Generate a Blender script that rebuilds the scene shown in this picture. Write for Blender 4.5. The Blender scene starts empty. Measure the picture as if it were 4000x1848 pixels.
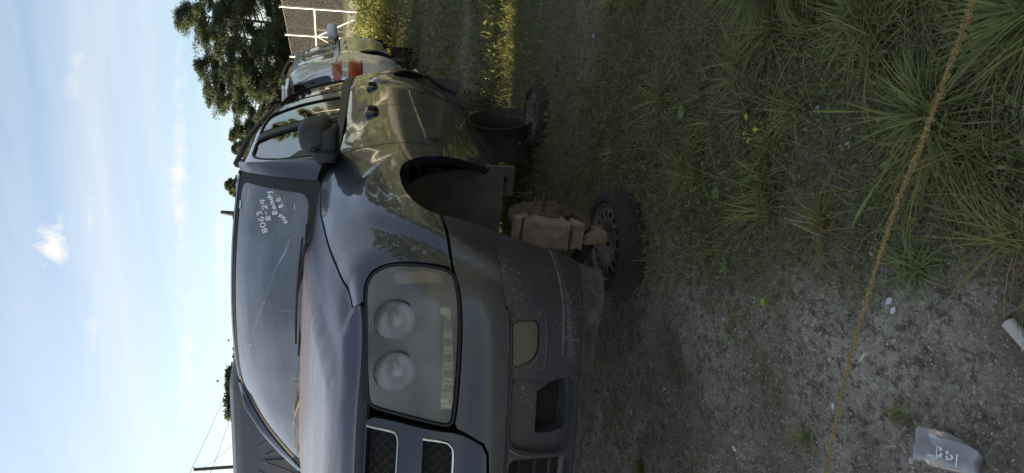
import bpy, math, random
import numpy as np
from mathutils import Vector, Matrix
from mathutils.geometry import delaunay_2d_cdt
random.seed(7); rng = np.random.default_rng(7)
SC = bpy.context.scene
# ------------------------------------------------------------------ camera, sky, sun, exposure
YAW, PITCH, CAMH = math.radians(-161.3947726), math.radians(14.0), 1.27
CAMPOS = Vector((2.72510324, 1.64528768, CAMH))
FWD = Vector((math.cos(YAW), math.sin(YAW), 0.0)); RGT = Vector((FWD.y, -FWD.x, 0.0))
cam_d = bpy.data.cameras.new('camera'); cam = bpy.data.objects.new('camera', cam_d)
SC.collection.objects.link(cam); SC.camera = cam
cf = Vector((math.cos(PITCH)*math.cos(YAW), math.cos(PITCH)*math.sin(YAW), -math.sin(PITCH)))
cr = cf.cross(Vector((0, 0, 1))).normalized(); cu = cr.cross(cf)
# the phone was turned on its side: the top of the place is at the left of the picture
cx, cy = -cu, cr
R3 = Matrix((cx, cy, -cf)).transposed()
cam.matrix_world = Matrix.Translation(CAMPOS) @ R3.to_4x4()
cam_d.sensor_fit = 'HORIZONTAL'; cam_d.sensor_width = 36.0
cam_d.lens = 2904.12/4000*36.0; cam_d.clip_start = 0.05; cam_d.clip_end = 3000
SUN_ELEV = math.radians(6.7); SUN_AZ = math.radians(181.0)      # azimuth clockwise from +Y
w = bpy.data.worlds.new('World'); SC.world = w; w.use_nodes = True
nt = w.node_tree; nt.nodes.clear()
def N(t, ty, **k):
    n = t.nodes.new(ty)
    for a, b in k.items(): setattr(n, a, b)
    return n
wo = N(nt, 'ShaderNodeOutputWorld'); bg = N(nt, 'ShaderNodeBackground'); sky = N(nt, 'ShaderNodeTexSky')
sky.sky_type = 'NISHITA'; sky.sun_disc = False; sky.sun_elevation = SUN_ELEV; sky.sun_rotation = SUN_AZ
sky.air_density = 1.0; sky.dust_density = 0.6; sky.ozone_density = 3.0; sky.altitude = 0
bg.inputs['Strength'].default_value = SKYS = 0.122
tc = N(nt, 'ShaderNodeTexCoord')
# thin clouds: stretched noise over the sky dome, whiter towards the horizon
sep = N(nt, 'ShaderNodeSeparateXYZ'); nt.links.new(tc.outputs['Generated'], sep.inputs[0])
def M2(op, a, b=None, clamp=False):
    m = N(nt, 'ShaderNodeMath', operation=op, use_clamp=clamp)
    for i, v in enumerate((a, b)):
        if v is None: continue
        if isinstance(v, (int, float)): m.inputs[i].default_value = v
        else: nt.links.new(v, m.inputs[i])
    return m.outputs[0]
zz = M2('MAXIMUM', sep.outputs['Z'], 0.02)
comb = N(nt, 'ShaderNodeCombineXYZ')
nt.links.new(M2('DIVIDE', sep.outputs['X'], M2('ADD', zz, .08)), comb.inputs[0])
nt.links.new(M2('DIVIDE', sep.outputs['Y'], M2('ADD', zz, .08)), comb.inputs[1])
mp = N(nt, 'ShaderNodeMapping'); mp.inputs['Scale'].default_value = (0.85, 0.22, 1); mp.inputs['Rotation'].default_value = (0, 0, 0.35)
mp.inputs['Location'].default_value = (2.3, 0.7, 0)
nt.links.new(comb.outputs[0], mp.inputs[0])
nz = N(nt, 'ShaderNodeTexNoise'); nz.inputs['Scale'].default_value = 1.3; nz.inputs['Detail'].default_value = 7; nz.inputs['Roughness'].default_value = .58; nz.inputs['Distortion'].default_value = .5
nt.links.new(mp.outputs[0], nz.inputs['Vector'])
rp = N(nt, 'ShaderNodeValToRGB'); rp.color_ramp.elements[0].position = .34; rp.color_ramp.elements[1].position = .80
rp.color_ramp.elements[1].color = (.72, .72, .72, 1)
nt.links.new(nz.outputs['Fac'], rp.inputs[0])
nz2 = N(nt, 'ShaderNodeTexNoise'); nz2.inputs['Scale'].default_value = 30; nz2.inputs['Detail'].default_value = 8; nz2.inputs['Roughness'].default_value = .62; nz2.inputs['Distortion'].default_value = .6
nt.links.new(tc.outputs['Generated'], nz2.inputs['Vector'])
def wisp(px, py, ex, ey, amp, soft):
    # one cloud at a direction in the sky, ragged by noise; ex: half height, ey: half width (radians)
    c = (Vector(cf)*2904.12+Vector(cu)*(2000-px)+Vector(cr)*(924-py)).normalized(); hor = c.cross(Vector((0, 0, 1))).normalized(); ver = hor.cross(c)
    s_ = N(nt, 'ShaderNodeVectorMath', operation='SUBTRACT'); nt.links.new(tc.outputs['Generated'], s_.inputs[0]); s_.inputs[1].default_value = c
    o = []
    for ax, e in ((ver, ex), (hor, ey)):
        d = N(nt, 'ShaderNodeVectorMath', operation='DOT_PRODUCT'); nt.links.new(s_.outputs[0], d.inputs[0]); d.inputs[1].default_value = ax/e; o.append(M2('MULTIPLY', d.outputs['Value'], d.outputs['Value']))
    fr = N(nt, 'ShaderNodeVectorMath', operation='DOT_PRODUCT'); nt.links.new(tc.outputs['Generated'], fr.inputs[0]); fr.inputs[1].default_value = c
    r2 = M2('SQRT', M2('ADD', o[0], o[1])); g_ = M2('SUBTRACT', M2('SUBTRACT', 1.0, r2), M2('MULTIPLY', M2('SUBTRACT', nz2.outputs['Fac'], .30), soft), True)
    return M2('MULTIPLY', M2('MULTIPLY', g_, M2('GREATER_THAN', fr.outputs['Value'], .5)), amp, True)
cl = rp.outputs[0]
for wargs in ((200, 950, .030, .050, 2.2, 1.9), (350, 830, .018, .10, .75, 1.7), (365, 1300, .020, .16, .8, 1.7), (700, 700, .020, .26, 1.2, 1.7), (730, 1400, .022, .20, 1.2, 1.7), (300, 250, .03, .10, .8, 1.8), (860, 1000, .016, .16, .9, 1.6)):
    cl = M2('MAXIMUM', cl, wisp(*wargs))
mixc = N(nt, 'ShaderNodeMix', data_type='RGBA'); nt.links.new(cl, mixc.inputs['Factor'])
hsv = N(nt, 'ShaderNodeHueSaturation'); hsv.inputs['Saturation'].default_value = .80; nt.links.new(sky.outputs[0], hsv.inputs['Color'])
tnt = N(nt, 'ShaderNodeMix', data_type='RGBA', blend_type='MULTIPLY'); tnt.inputs[0].default_value = 1; tnt.inputs[7].default_value = (1.07, .955, .905, 1)
nt.links.new(hsv.outputs[0], tnt.inputs[6]); nt.links.new(tnt.outputs[2], mixc.inputs[6]); mixc.inputs[7].default_value = (2.25, 2.25, 2.2, 1)
nt.links.new(mixc.outputs[2], bg.inputs['Color']); nt.links.new(bg.outputs[0], wo.inputs['Surface'])
sd = bpy.data.lights.new('sun', 'SUN'); so = bpy.data.objects.new('sun', sd); SC.collection.objects.link(so)
sd.energy = 5.0; sd.angle = math.radians(0.6); sd.color = (1.0, .80, .56)
sdir = Vector((math.sin(SUN_AZ)*math.cos(SUN_ELEV), math.cos(SUN_AZ)*math.cos(SUN_ELEV), math.sin(SUN_ELEV)))
so.rotation_euler = sdir.to_track_quat('Z', 'Y').to_euler()
SC.view_settings.view_transform = 'Standard'; SC.view_settings.look = 'None'
SC.view_settings.exposure = 1.86; SC.view_settings.gamma = 1; SC.view_settings.use_curve_mapping = False
SC.cycles.max_bounces = 8; SC.cycles.transparent_max_bounces = 24
# ------------------------------------------------------------------ helpers: objects
def tag(o, label=None, cat=None, group=None, kind=None):
    if label: o['label'] = label
    if cat: o['category'] = cat
    if group: o['group'] = group
    if kind: o['kind'] = kind
    return o
def link(o, parent=None):
    SC.collection.objects.link(o)
    if parent: o.parent = parent
    return o
def empty(name, loc=(0, 0, 0), rz=0, parent=None, mat=None):
    o = bpy.data.objects.new(name, None); link(o, parent)
    if mat is not None: o.matrix_world = mat
    else: o.location = loc; o.rotation_euler = (0, 0, rz)
    o.empty_display_size = .1
    return o
def mesh(name, verts, faces, mat, parent=None, smooth=False, normals=None, mats=None, midx=None):
    me = bpy.data.meshes.new(name)
    verts = np.asarray(verts, dtype=np.float32)
    if isinstance(faces, np.ndarray):
        k = faces.shape[1]; nf = len(faces)
        me.vertices.add(len(verts)); me.vertices.foreach_set('co', verts.ravel())
        me.loops.add(nf*k); me.loops.foreach_set('vertex_index', faces.astype(np.int32).ravel())
        me.polygons.add(nf); me.polygons.foreach_set('loop_start', np.arange(0, nf*k, k, dtype=np.int32))
        me.update(calc_edges=True)
    else:
        me.from_pydata([tuple(map(float, v)) for v in verts], [], [tuple(map(int, q)) for q in faces]); me.update()
    for m in (mats or [mat]): me.materials.append(m)
    if midx is not None: me.polygons.foreach_set('material_index', np.asarray(midx, dtype=np.int32))
    if smooth: me.polygons.foreach_set('use_smooth', np.ones(len(me.polygons), dtype=bool))
    if normals is not None:
        me.polygons.foreach_set('use_smooth', np.ones(len(me.polygons), dtype=bool))
        me.normals_split_custom_set_from_vertices([tuple(map(float, n)) for n in normals])
    o = bpy.data.objects.new(name, me); link(o, parent); return o
class MB:
    def __init__(s): s.v = []; s.f = []
    def add(s, v, f):
        b = len(s.v); s.v += [tuple(p) for p in v]; s.f += [tuple(b+i for i in q) for q in f]; return s
    def box(s, c, d, M=None, bev=0):
        x, y, z = d[0]/2, d[1]/2, d[2]/2
        if bev <= 0:
            v = [(sx*x, sy*y, sz*z) for sx in (-1, 1) for sy in (-1, 1) for sz in (-1, 1)]
            f = [(0, 1, 3, 2), (4, 6, 7, 5), (0, 4, 5, 1), (2, 3, 7, 6), (0, 2, 6, 4), (1, 5, 7, 3)]
        else:
            b = min(bev, x*.95, y*.95, z*.95); v = []; f = []
            ring = []
            for (zz_, ins) in ((-z, b), (-z+b, 0), (z-b, 0), (z, b)):
                X, Y = x-ins, y-ins; c_ = b
                ring.append(len(v)); v += [(-X+c_, -Y, zz_), (X-c_, -Y, zz_), (X, -Y+c_, zz_), (X, Y-c_, zz_), (X-c_, Y, zz_), (-X+c_, Y, zz_), (-X, Y-c_, zz_), (-X, -Y+c_, zz_)]
            for r in range(3):
                a = ring[r]; n = ring[r+1]
                for i in range(8): f.append((a+i, a+(i+1) % 8, n+(i+1) % 8, n+i))
            f.append(tuple(ring[0]+i for i in range(7, -1, -1))); f.append(tuple(ring[3]+i for i in range(8)))
        c = Vector(c)
        v = [((M @ Vector(p)) if M is not None else Vector(p))+c for p in v]
        return s.add(v, f)
    def tube(s, pts, r, n=8, cap=True, close=False):
        pts = [Vector(p) for p in pts]; m = len(pts); rr = r if hasattr(r, '__len__') else [r]*m
        up = Vector((0, 0, 1)); v = []; prev = None
        for i, p in enumerate(pts):
            if close: t = pts[(i+1) % m]-pts[i-1]
            else: t = pts[min(i+1, m-1)]-pts[max(i-1, 0)]
            if t.length < 1e-9: t = Vector((0, 0, 1))
            t.normalize()
            if prev is None:
                a = t.cross(up)
                if a.length < 1e-3: a = t.cross(Vector((1, 0, 0)))
            else: a = prev-t*prev.dot(t)
            if a.length < 1e-6: a = t.cross(Vector((1, .3, 0)))
            a.normalize(); prev = a; b = t.cross(a)
            for k in range(n):
                q = 2*math.pi*k/n; v.append(p+(a*math.cos(q)+b*math.sin(q))*rr[i])
        f = []
        for i in range(m if close else m-1):
            j = (i+1) % m
            for k in range(n): f.append((i*n+k, i*n+(k+1) % n, j*n+(k+1) % n, j*n+k))
        if cap and not close: f.append(tuple(range(n-1, -1, -1))); f.append(tuple((m-1)*n+k for k in range(n)))
        return s.add(v, f)
    def lathe(s, prof, n=32, M=None, c=(0, 0, 0), closed=False, arc=None):
        # prof: (radius, height) along local z
        v = []; f = []; m = len(prof); c = Vector(c)
        for k in range(n):
            a = 2*math.pi*k/n
            for (r, h) in prof:
                p = Vector((r*math.cos(a), r*math.sin(a), h)); p = (M @ p) if M is not None else p; v.append(p+c)
        for k in range(n):
            k2 = (k+1) % n
            for i in range(m if closed else m-1):
                i2 = (i+1) % m
                f.append((k*m+i, k2*m+i, k2*m+i2, k*m+i2))
        return s.add(v, f)
    def blob(s, c, d, e=(.5, .5), n=(20, 12), M=None):
        # superellipsoid
        v = []; f = []; c = Vector(c)
        sp = lambda a, p: math.copysign(abs(a)**p, a)
        for j in range(n[1]+1):
            ph = -math.pi/2+math.pi*j/n[1]
            for i in range(n[0]):
                th = 2*math.pi*i/n[0]
                p = Vector((d[0]/2*sp(math.cos(ph), e[1])*sp(math.cos(th), e[0]), d[1]/2*sp(math.cos(ph), e[1])*sp(math.sin(th), e[0]), d[2]/2*sp(math.sin(ph), e[1])))
                v.append(((M @ p) if M is not None else p)+c)
        for j in range(n[1]):
            for i in range(n[0]):
                i2 = (i+1) % n[0]; f.append((j*n[0]+i, j*n[0]+i2, (j+1)*n[0]+i2, (j+1)*n[0]+i))
        return s.add(v, f)
    def build(s, name, mat, parent=None, smooth=False):
        o = mesh(name, s.v, s.f, mat, parent, smooth)
        if smooth:
            try:
                bpy_me = o.data; bpy_me.set_sharp_from_angle(angle=math.radians(38))
            except Exception: pass
        return o
def rotM(ax, deg): return Matrix.Rotation(math.radians(deg), 3, ax)
# ------------------------------------------------------------------ materials
def mat(name, col=(.5, .5, .5), rough=.5, metal=0, coat=0, coat_r=.03, noise=0, nscale=20, col2=None, bump=0, bscale=60, spec=None, rough2=None, detail=6, ramp=(.4, .65), coords='Object', stretch=(1, 1, 1), sub=None):
    m = bpy.data.materials.new(name); m.use_nodes = True; t = m.node_tree; p = t.nodes['Principled BSDF']
    p.inputs['Base Color'].default_value = (*col, 1); p.inputs['Roughness'].default_value = rough; p.inputs['Metallic'].default_value = metal
    p.inputs['Coat Weight'].default_value = coat; p.inputs['Coat Roughness'].default_value = coat_r
    if spec is not None: p.inputs['Specular IOR Level'].default_value = spec
    tcn = N(t, 'ShaderNodeTexCoord'); mpn = N(t, 'ShaderNodeMapping'); mpn.inputs['Scale'].default_value = stretch
    t.links.new(tcn.outputs[coords], mpn.inputs[0])
    if col2 is not None or rough2 is not None:
        n = N(t, 'ShaderNodeTexNoise'); n.inputs['Scale'].default_value = nscale; n.inputs['Detail'].default_value = detail; n.inputs['Roughness'].default_value = .6
        t.links.new(mpn.outputs[0], n.inputs['Vector'])
        r = N(t, 'ShaderNodeValToRGB'); r.color_ramp.elements[0].position = ramp[0]; r.color_ramp.elements[1].position = ramp[1]
        t.links.new(n.outputs['Fac'], r.inputs[0])
        if col2 is not None:
            mx = N(t, 'ShaderNodeMix', data_type='RGBA'); mx.inputs[6].default_value = (*col, 1); mx.inputs[7].default_value = (*col2, 1)
            t.links.new(r.outputs[0], mx.inputs['Factor']); t.links.new(mx.outputs[2], p.inputs['Base Color'])
        if rough2 is not None:
            mr = N(t, 'ShaderNodeMapRange'); mr.inputs['To Min'].default_value = rough; mr.inputs['To Max'].default_value = rough2
            t.links.new(r.outputs[0], mr.inputs['Value']); t.links.new(mr.outputs[0], p.inputs['Roughness'])
            if coat:
                mr2 = N(t, 'ShaderNodeMapRange'); mr2.inputs['To Min'].default_value = coat_r; mr2.inputs['To Max'].default_value = coat_r+.035
                t.links.new(r.outputs[0], mr2.inputs['Value']); t.links.new(mr2.outputs[0], p.inputs['Coat Roughness'])
    if bump:
        n2 = N(t, 'ShaderNodeTexNoise'); n2.inputs['Scale'].default_value = bscale; n2.inputs['Detail'].default_value = 4
        t.links.new(mpn.outputs[0], n2.inputs['Vector'])
        b = N(t, 'ShaderNodeBump'); b.inputs['Strength'].default_value = bump; b.inputs['Distance'].default_value = .004
        t.links.new(n2.outputs['Fac'], b.inputs['Height']); t.links.new(b.outputs[0], p.inputs['Normal'])
    return m
def glassmat(name, tint=(.5, .55, .55), fres=1.5, rough=.01, haze=0, hazecol=(.4, .42, .42), minref=.0, dirt=None):
    m = bpy.data.materials.new(name); m.use_nodes = True; t = m.node_tree; t.nodes.clear()
    o = N(t, 'ShaderNodeOutputMaterial'); tr = N(t, 'ShaderNodeBsdfTransparent'); gl = N(t, 'ShaderNodeBsdfGlossy'); gl.inputs['Roughness'].default_value = rough
    tr.inputs['Color'].default_value = (*tint, 1)
    base = tr.outputs[0]
    if haze:
        df = N(t, 'ShaderNodeBsdfDiffuse'); df.inputs['Color'].default_value = (*hazecol, 1)
        mh = N(t, 'ShaderNodeMixShader'); t.links.new(tr.outputs[0], mh.inputs[1]); t.links.new(df.outputs[0], mh.inputs[2])
        if dirt:
            tcn = N(t, 'ShaderNodeTexCoord'); n = N(t, 'ShaderNodeTexNoise'); n.inputs['Scale'].default_value = dirt; n.inputs['Detail'].default_value = 6
            t.links.new(tcn.outputs['Object'], n.inputs['Vector'])
            mr = N(t, 'ShaderNodeMapRange'); mr.inputs['From Min'].default_value = .35; mr.inputs['From Max'].default_value = .75
            mr.inputs['To Min'].default_value = haze*.5; mr.inputs['To Max'].default_value = min(1, haze*1.6)
            t.links.new(n.outputs['Fac'], mr.inputs['Value']); t.links.new(mr.outputs[0], mh.inputs[0])
        else: mh.inputs[0].default_value = haze
        base = mh.outputs[0]
    fr = N(t, 'ShaderNodeFresnel'); fr.inputs['IOR'].default_value = fres
    fac = fr.outputs[0]
    if minref:
        ad = N(t, 'ShaderNodeMath', operation='ADD', use_clamp=True); t.links.new(fr.outputs[0], ad.inputs[0]); ad.inputs[1].default_value = minref; fac = ad.outputs[0]
    mx = N(t, 'ShaderNodeMixShader'); t.links.new(fac, mx.inputs[0]); t.links.new(base, mx.inputs[1]); t.links.new(gl.outputs[0], mx.inputs[2]); t.links.new(mx.outputs[0], o.inputs['Surface'])
    return m
PAINT = mat('dark_slate_paint', (.016, .020, .034), .40, .30, .85, .025, rough2=.55, nscale=3, ramp=(.35, .8))
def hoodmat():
    m = mat('banded_hood_paint', (.10, .10, .125), .42, .05, .35, .18); t = m.node_tree; p = t.nodes['Principled BSDF']
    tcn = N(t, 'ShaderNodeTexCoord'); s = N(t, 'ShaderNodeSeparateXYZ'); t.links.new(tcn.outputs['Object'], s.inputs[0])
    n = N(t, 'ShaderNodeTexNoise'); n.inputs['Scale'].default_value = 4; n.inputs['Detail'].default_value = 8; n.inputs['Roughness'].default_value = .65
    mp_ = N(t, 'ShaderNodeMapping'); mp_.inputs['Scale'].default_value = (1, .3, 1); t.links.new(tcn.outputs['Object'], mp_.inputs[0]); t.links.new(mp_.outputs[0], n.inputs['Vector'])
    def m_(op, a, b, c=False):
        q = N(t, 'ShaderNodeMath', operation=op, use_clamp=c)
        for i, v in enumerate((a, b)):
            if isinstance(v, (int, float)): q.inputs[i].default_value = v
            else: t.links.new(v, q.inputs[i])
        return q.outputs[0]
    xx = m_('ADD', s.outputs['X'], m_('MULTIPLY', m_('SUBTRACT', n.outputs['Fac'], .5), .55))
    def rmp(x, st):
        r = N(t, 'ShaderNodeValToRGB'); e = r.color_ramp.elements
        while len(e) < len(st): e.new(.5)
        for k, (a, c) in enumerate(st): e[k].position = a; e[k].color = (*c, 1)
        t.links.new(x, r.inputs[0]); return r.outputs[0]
    band_col = rmp(m_('MULTIPLY', m_('ADD', xx, .6), .7, True), [(.10, (.42, .27, .18)), (.42, (.36, .25, .19)), (.58, (.32, .305, .31)), (.9, (.34, .335, .345))])  # tan towards the rear of the bulge, pale grey ahead of it
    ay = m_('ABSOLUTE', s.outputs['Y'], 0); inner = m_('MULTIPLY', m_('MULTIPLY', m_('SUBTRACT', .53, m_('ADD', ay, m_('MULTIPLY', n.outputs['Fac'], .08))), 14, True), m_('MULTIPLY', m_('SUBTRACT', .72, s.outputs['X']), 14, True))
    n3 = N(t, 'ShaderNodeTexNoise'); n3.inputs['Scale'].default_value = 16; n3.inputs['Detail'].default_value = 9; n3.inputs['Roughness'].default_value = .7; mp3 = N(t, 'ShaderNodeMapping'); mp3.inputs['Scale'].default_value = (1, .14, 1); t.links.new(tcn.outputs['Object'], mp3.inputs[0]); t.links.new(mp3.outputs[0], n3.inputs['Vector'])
    mul = N(t, 'ShaderNodeMix', data_type='RGBA', blend_type='MULTIPLY'); mul.inputs[0].default_value = 1; t.links.new(band_col, mul.inputs[6]); t.links.new(rmp(n3.outputs['Fac'], [(.35, (.50, .50, .52)), (.62, (1.05, 1.0, .98))]), mul.inputs[7]); band_col = mul.outputs[2]
    mx = N(t, 'ShaderNodeMix', data_type='RGBA'); t.links.new(inner, mx.inputs[0]); mx.inputs[6].default_value = (.050, .053, .075, 1); t.links.new(band_col, mx.inputs[7])
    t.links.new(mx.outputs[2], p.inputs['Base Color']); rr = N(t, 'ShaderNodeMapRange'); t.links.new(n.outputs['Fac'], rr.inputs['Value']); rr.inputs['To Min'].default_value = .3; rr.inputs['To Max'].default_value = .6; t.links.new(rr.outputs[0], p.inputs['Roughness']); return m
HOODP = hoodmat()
BUMP = mat('worn_bumper_paint', (.034, .036, .046), .42, .2, .55, .10, col2=(.050, .048, .046), nscale=7, rough2=.6)
LOWB = mat('scuffed_dark_bumper', (.040, .040, .047), .46, 0, .38, .14, col2=(.16, .155, .145), nscale=120, ramp=(.54, .62), detail=10, bump=.25, bscale=140)
PLAST = mat('textured_black_plastic', (.022, .023, .025), .55, 0, bump=.35, bscale=420)
# flecks gather in clusters, so break them up with a broad second noise
_t = LOWB.node_tree; _r = [n for n in _t.nodes if n.type == 'VALTORGB'][0]; _lk = list(_r.outputs[0].links); _tc = [n for n in _t.nodes if n.type == 'TEX_COORD'][0]
_n = N(_t, 'ShaderNodeTexNoise'); _n.inputs['Scale'].default_value = 5; _n.inputs['Detail'].default_value = 3; _t.links.new(_tc.outputs['Object'], _n.inputs['Vector'])
_q = N(_t, 'ShaderNodeMapRange'); _q.inputs['From Min'].default_value = .46; _q.inputs['From Max'].default_value = .62; _t.links.new(_n.outputs['Fac'], _q.inputs['Value'])
_m = N(_t, 'ShaderNodeMath', operation='MULTIPLY'); _t.links.new(_r.outputs[0], _m.inputs[0]); _t.links.new(_q.outputs[0], _m.inputs[1])
for _l in _lk: _t.links.new(_m.outputs[0], _l.to_socket)
GPLAST = mat('weathered_grey_plastic', (.055, .054, .052), .75, col2=(.11, .105, .095), nscale=26, bump=.5, bscale=160)
RUBBER = mat('black_rubber', (.014, .014, .014), .7)
BLACK = mat('black_underside', (.010, .010, .010), .85)
LINER = mat('wheel_arch_liner', (.065, .064, .064), .8, col2=(.11, .098, .085), nscale=9, bump=.5, bscale=90)
CHROME = mat('chrome', (.62, .62, .63), .12, 1)
DCHROME = mat('dulled_chrome', (.62, .64, .68), .30, 1)
STRIPM = mat('clouded_strip_reflector', (.85, .80, .70), .5, .3)
RUST = mat('rusty_brown_iron', (.045, .032, .025), .85, .1, col2=(.095, .060, .042), nscale=40, bump=.8, bscale=120)
RUST2 = mat('rust_red_hub', (.11, .058, .042), .8, .2, col2=(.06, .04, .032), nscale=60, bump=.6, bscale=150)
DUSTI = mat('dusty_tan_cast_iron', (.23, .165, .125), .9, 0, col2=(.14, .10, .078), nscale=25, bump=.7, bscale=110)
RIMM = mat('rust_speckled_steel_rim', (.095, .083, .076), .7, .1, col2=(.14, .085, .066), nscale=30, bump=.4, bscale=90)
TYRE = mat('dusty_tyre_rubber', (.013, .012, .011), .9, col2=(.026, .023, .019), nscale=16, bump=.6, bscale=70)
DARKGL = glassmat('tinted_side_glass', (.10, .11, .11), 1.52, minref=.035)
WGL = glassmat('windscreen_glass', (.60, .70, .70), 1.52, haze=.17, hazecol=(.42, .50, .52), minref=.15, dirt=3.5)  # diffuse bluish haze in the glass stands in for reflected sky
LENS = glassmat('clouded_headlight_plastic', (.92, .90, .86), 1.45, rough=.22, haze=.30, hazecol=(.38, .375, .35), minref=.02, dirt=5)
_t = LENS.node_tree; _tr = [n for n in _t.nodes if n.type == 'BSDF_TRANSPARENT'][0]; _rf = N(_t, 'ShaderNodeBsdfRefraction'); _rf.inputs['IOR'].default_value = 1.18; _rf.inputs['Roughness'].default_value = .60; _rf.inputs['Color'].default_value = (.92, .90, .86, 1)
for _l in list(_tr.outputs[0].links): _t.links.new(_rf.outputs[0], _l.to_socket)
FOGL = mat('yellowed_fog_lamp_glass', (.115, .105, .080), .28, 0, .6, .12, col2=(.10, .09, .065), nscale=22)
AMBER = mat('amber_reflector', (.30, .17, .09), .3, 0, .6, .1)
HOUS = mat('headlight_housing', (.075, .075, .072), .55, .1)
SEAT = mat('grey_seat_cloth', (.06, .06, .065), .9); DASH = mat('dashboard_vinyl', (.05, .055, .055), .65)
PEN = mat('white_paint_marker', (.75, .78, .80), .6)
STICK = mat('pale_green_sticker', (.50, .62, .55), .5)
# ------------------------------------------------------------------ the car's body surfaces (car frame: x forward, y left, z up, metres)
def cspline(x,y):
    # natural-ish cubic via monotone-free Catmull tangents (numpy arrays), returns evaluator; y may be (n,k)
    x=np.asarray(x,float);y=np.asarray(y,float)
    d=np.diff(y,axis=0)/np.diff(x).reshape((-1,)+(1,)*(y.ndim-1))
    m=np.empty_like(y);m[0]=d[0];m[-1]=d[-1]
    h=np.diff(x).reshape((-1,)+(1,)*(y.ndim-1))
    m[1:-1]=(h[1:]*d[:-1]+h[:-1]*d[1:])/(h[1:]+h[:-1])
    def ev(t):
        t=np.clip(np.asarray(t,float),x[0],x[-1])
        i=np.clip(np.searchsorted(x,t,side='right')-1,0,len(x)-2)
        hh=(x[i+1]-x[i]);s=(t-x[i])/hh
        sh=s.shape+(1,)*(y.ndim-1)
        s_=s.reshape(sh);h_=hh.reshape(sh)
        return (2*s_**3-3*s_**2+1)*y[i]+(s_**3-2*s_**2+s_)*h_*m[i]+(-2*s_**3+3*s_**2)*y[i+1]+(s_**3-s_**2)*h_*m[i+1]
    return ev
# plan outline: front centre -> left side -> rear centre (car frame)
OUT=[(.95,0),(.935,.2),(.885,.42),(.80,.62),(.705,.765),(.56,.865),(.35,.915),(0,.94),(-.5,.945),(-1.2,.945),(-1.9,.945),(-2.87,.94),(-3.35,.925),(-3.65,.89),(-3.82,.80),(-3.90,.6),(-3.94,.3),(-3.95,0)]
OA=np.array(OUT);U=np.concatenate([[0],np.cumsum(np.linalg.norm(np.diff(OA,axis=0),axis=1))])
_out=cspline(U,OA)
def outline(u):
    p=_out(u);e=1e-3
    t=_out(np.clip(u+e,0,U[-1]))-_out(np.clip(u-e,0,U[-1]));t/=np.linalg.norm(t,axis=-1,keepdims=True)
    n=np.stack([-t[...,1],t[...,0]],-1)  # rotate +90: outward? fixed below
    return p,-n
_seam=cspline([-.75,-.62,-.3,0,.3,.56,.70,.80,.90,.96],[1.262,1.248,1.213,1.172,1.118,1.062,1.035,1.020,1.006,1.0])
def seamY(X):
    return np.interp(X,[-.75,-.55,-.3,0,.3,.5,.6,.70],[.74,.735,.718,.70,.685,.675,.67,.66])
def hoodz(X,Y):
    X=np.asarray(X,float);Y=np.abs(np.asarray(Y,float))
    zc=_seam(X)+.030
    yb=.50-.06*(X+.4)           # bulge edge
    bul=.030*(1-sstep(yb-.055,yb+.055,Y))*(1-sstep(.60,.78,X+.3*Y*Y))
    return zc+bul-.012*(Y/.7)**2-.018*(np.minimum(Y,.8)/.70)**6
def sstep(a,b,x):
    t=np.clip((x-a)/(b-a),0,1);return t*t*(3-2*t)
# rows of profile: v (m), stations: F(front u=0), C(corner), FE(fender x=0), FD(fender rear x=-.55), D(door), Q(quarter x=-2.9), R(rear)
UF=0;UC=np.interp(.75,[0,1],[0,1])
def ux(x):  # u of outline at given X on the side (x<=.56)
    i=np.argsort(OA[:,0]);return float(np.interp(x,OA[i,0],U[i]))
ST=[0,ux(.885),ux(.75),ux(.56),ux(.3),ux(0),ux(-.3),ux(-.62),ux(-1.0),ux(-1.75),ux(-2.87),ux(-3.5),ux(-3.86),U[-1]]
V=[-.07,0,.1,.2,.3,.4,.5,.6,.7,.78,.84,.90]
#      z of v rows and offset (outward +)
_d=lambda z,o:(z,o)
front=[(.30,-.06),(.36,-.02),(.45,.0),(.55,.015),(.64,.015),(.70,-.03),(.80,-.035),(.90,-.05),(.97,-.07),(1.005,-.085),(1.025,-.115)]
corn =[(.30,-.06),(.36,-.02),(.45,.0),(.55,.01),(.64,.01),(.70,-.01),(.80,-.02),(.90,-.045),(.97,-.065),(1.01,-.09),(1.03,-.14)]
cor2 =[(.30,-.06),(.36,-.02),(.45,.0),(.55,.01),(.65,.01),(.72,-.005),(.82,-.01),(.91,-.045),(.98,-.075),(1.01,-.11),(1.032,-.165)]
fen1 =[(.30,-.06),(.38,-.03),(.47,-.01),(.57,.0),(.67,.0),(.76,-.002),(.85,-.015),(.94,-.045),(1.01,-.09),(1.045,-.14),(1.062,-.205)]
fen2 =[(.32,-.08),(.40,-.05),(.50,-.03),(.60,-.015),(.69,-.005),(.79,-.005),(.88,-.022),(.96,-.055),(1.04,-.10),(1.09,-.16),(1.118,-.235)]
fen3 =[(.36,-.13),(.43,-.10),(.52,-.06),(.61,-.03),(.71,-.01),(.81,-.005),(.90,-.022),(.99,-.055),(1.08,-.10),(1.14,-.165),(1.172,-.24)]
fen4 =[(.38,-.13),(.45,-.10),(.54,-.06),(.63,-.03),(.73,-.01),(.83,-.003),(.93,-.018),(1.02,-.05),(1.11,-.095),(1.175,-.155),(1.213,-.225)]
door =[(.38,-.13),(.45,-.10),(.54,-.06),(.63,-.03),(.73,-.01),(.83,.0),(.93,-.010),(1.03,-.032),(1.10,-.058),(1.14,-.075),(1.165,-.088)]
cowl =[(.38,-.13),(.45,-.10),(.54,-.06),(.63,-.03),(.73,-.01),(.83,-.0),(.93,-.012),(1.03,-.038),(1.115,-.068),(1.17,-.10),(1.215,-.135)]
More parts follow.
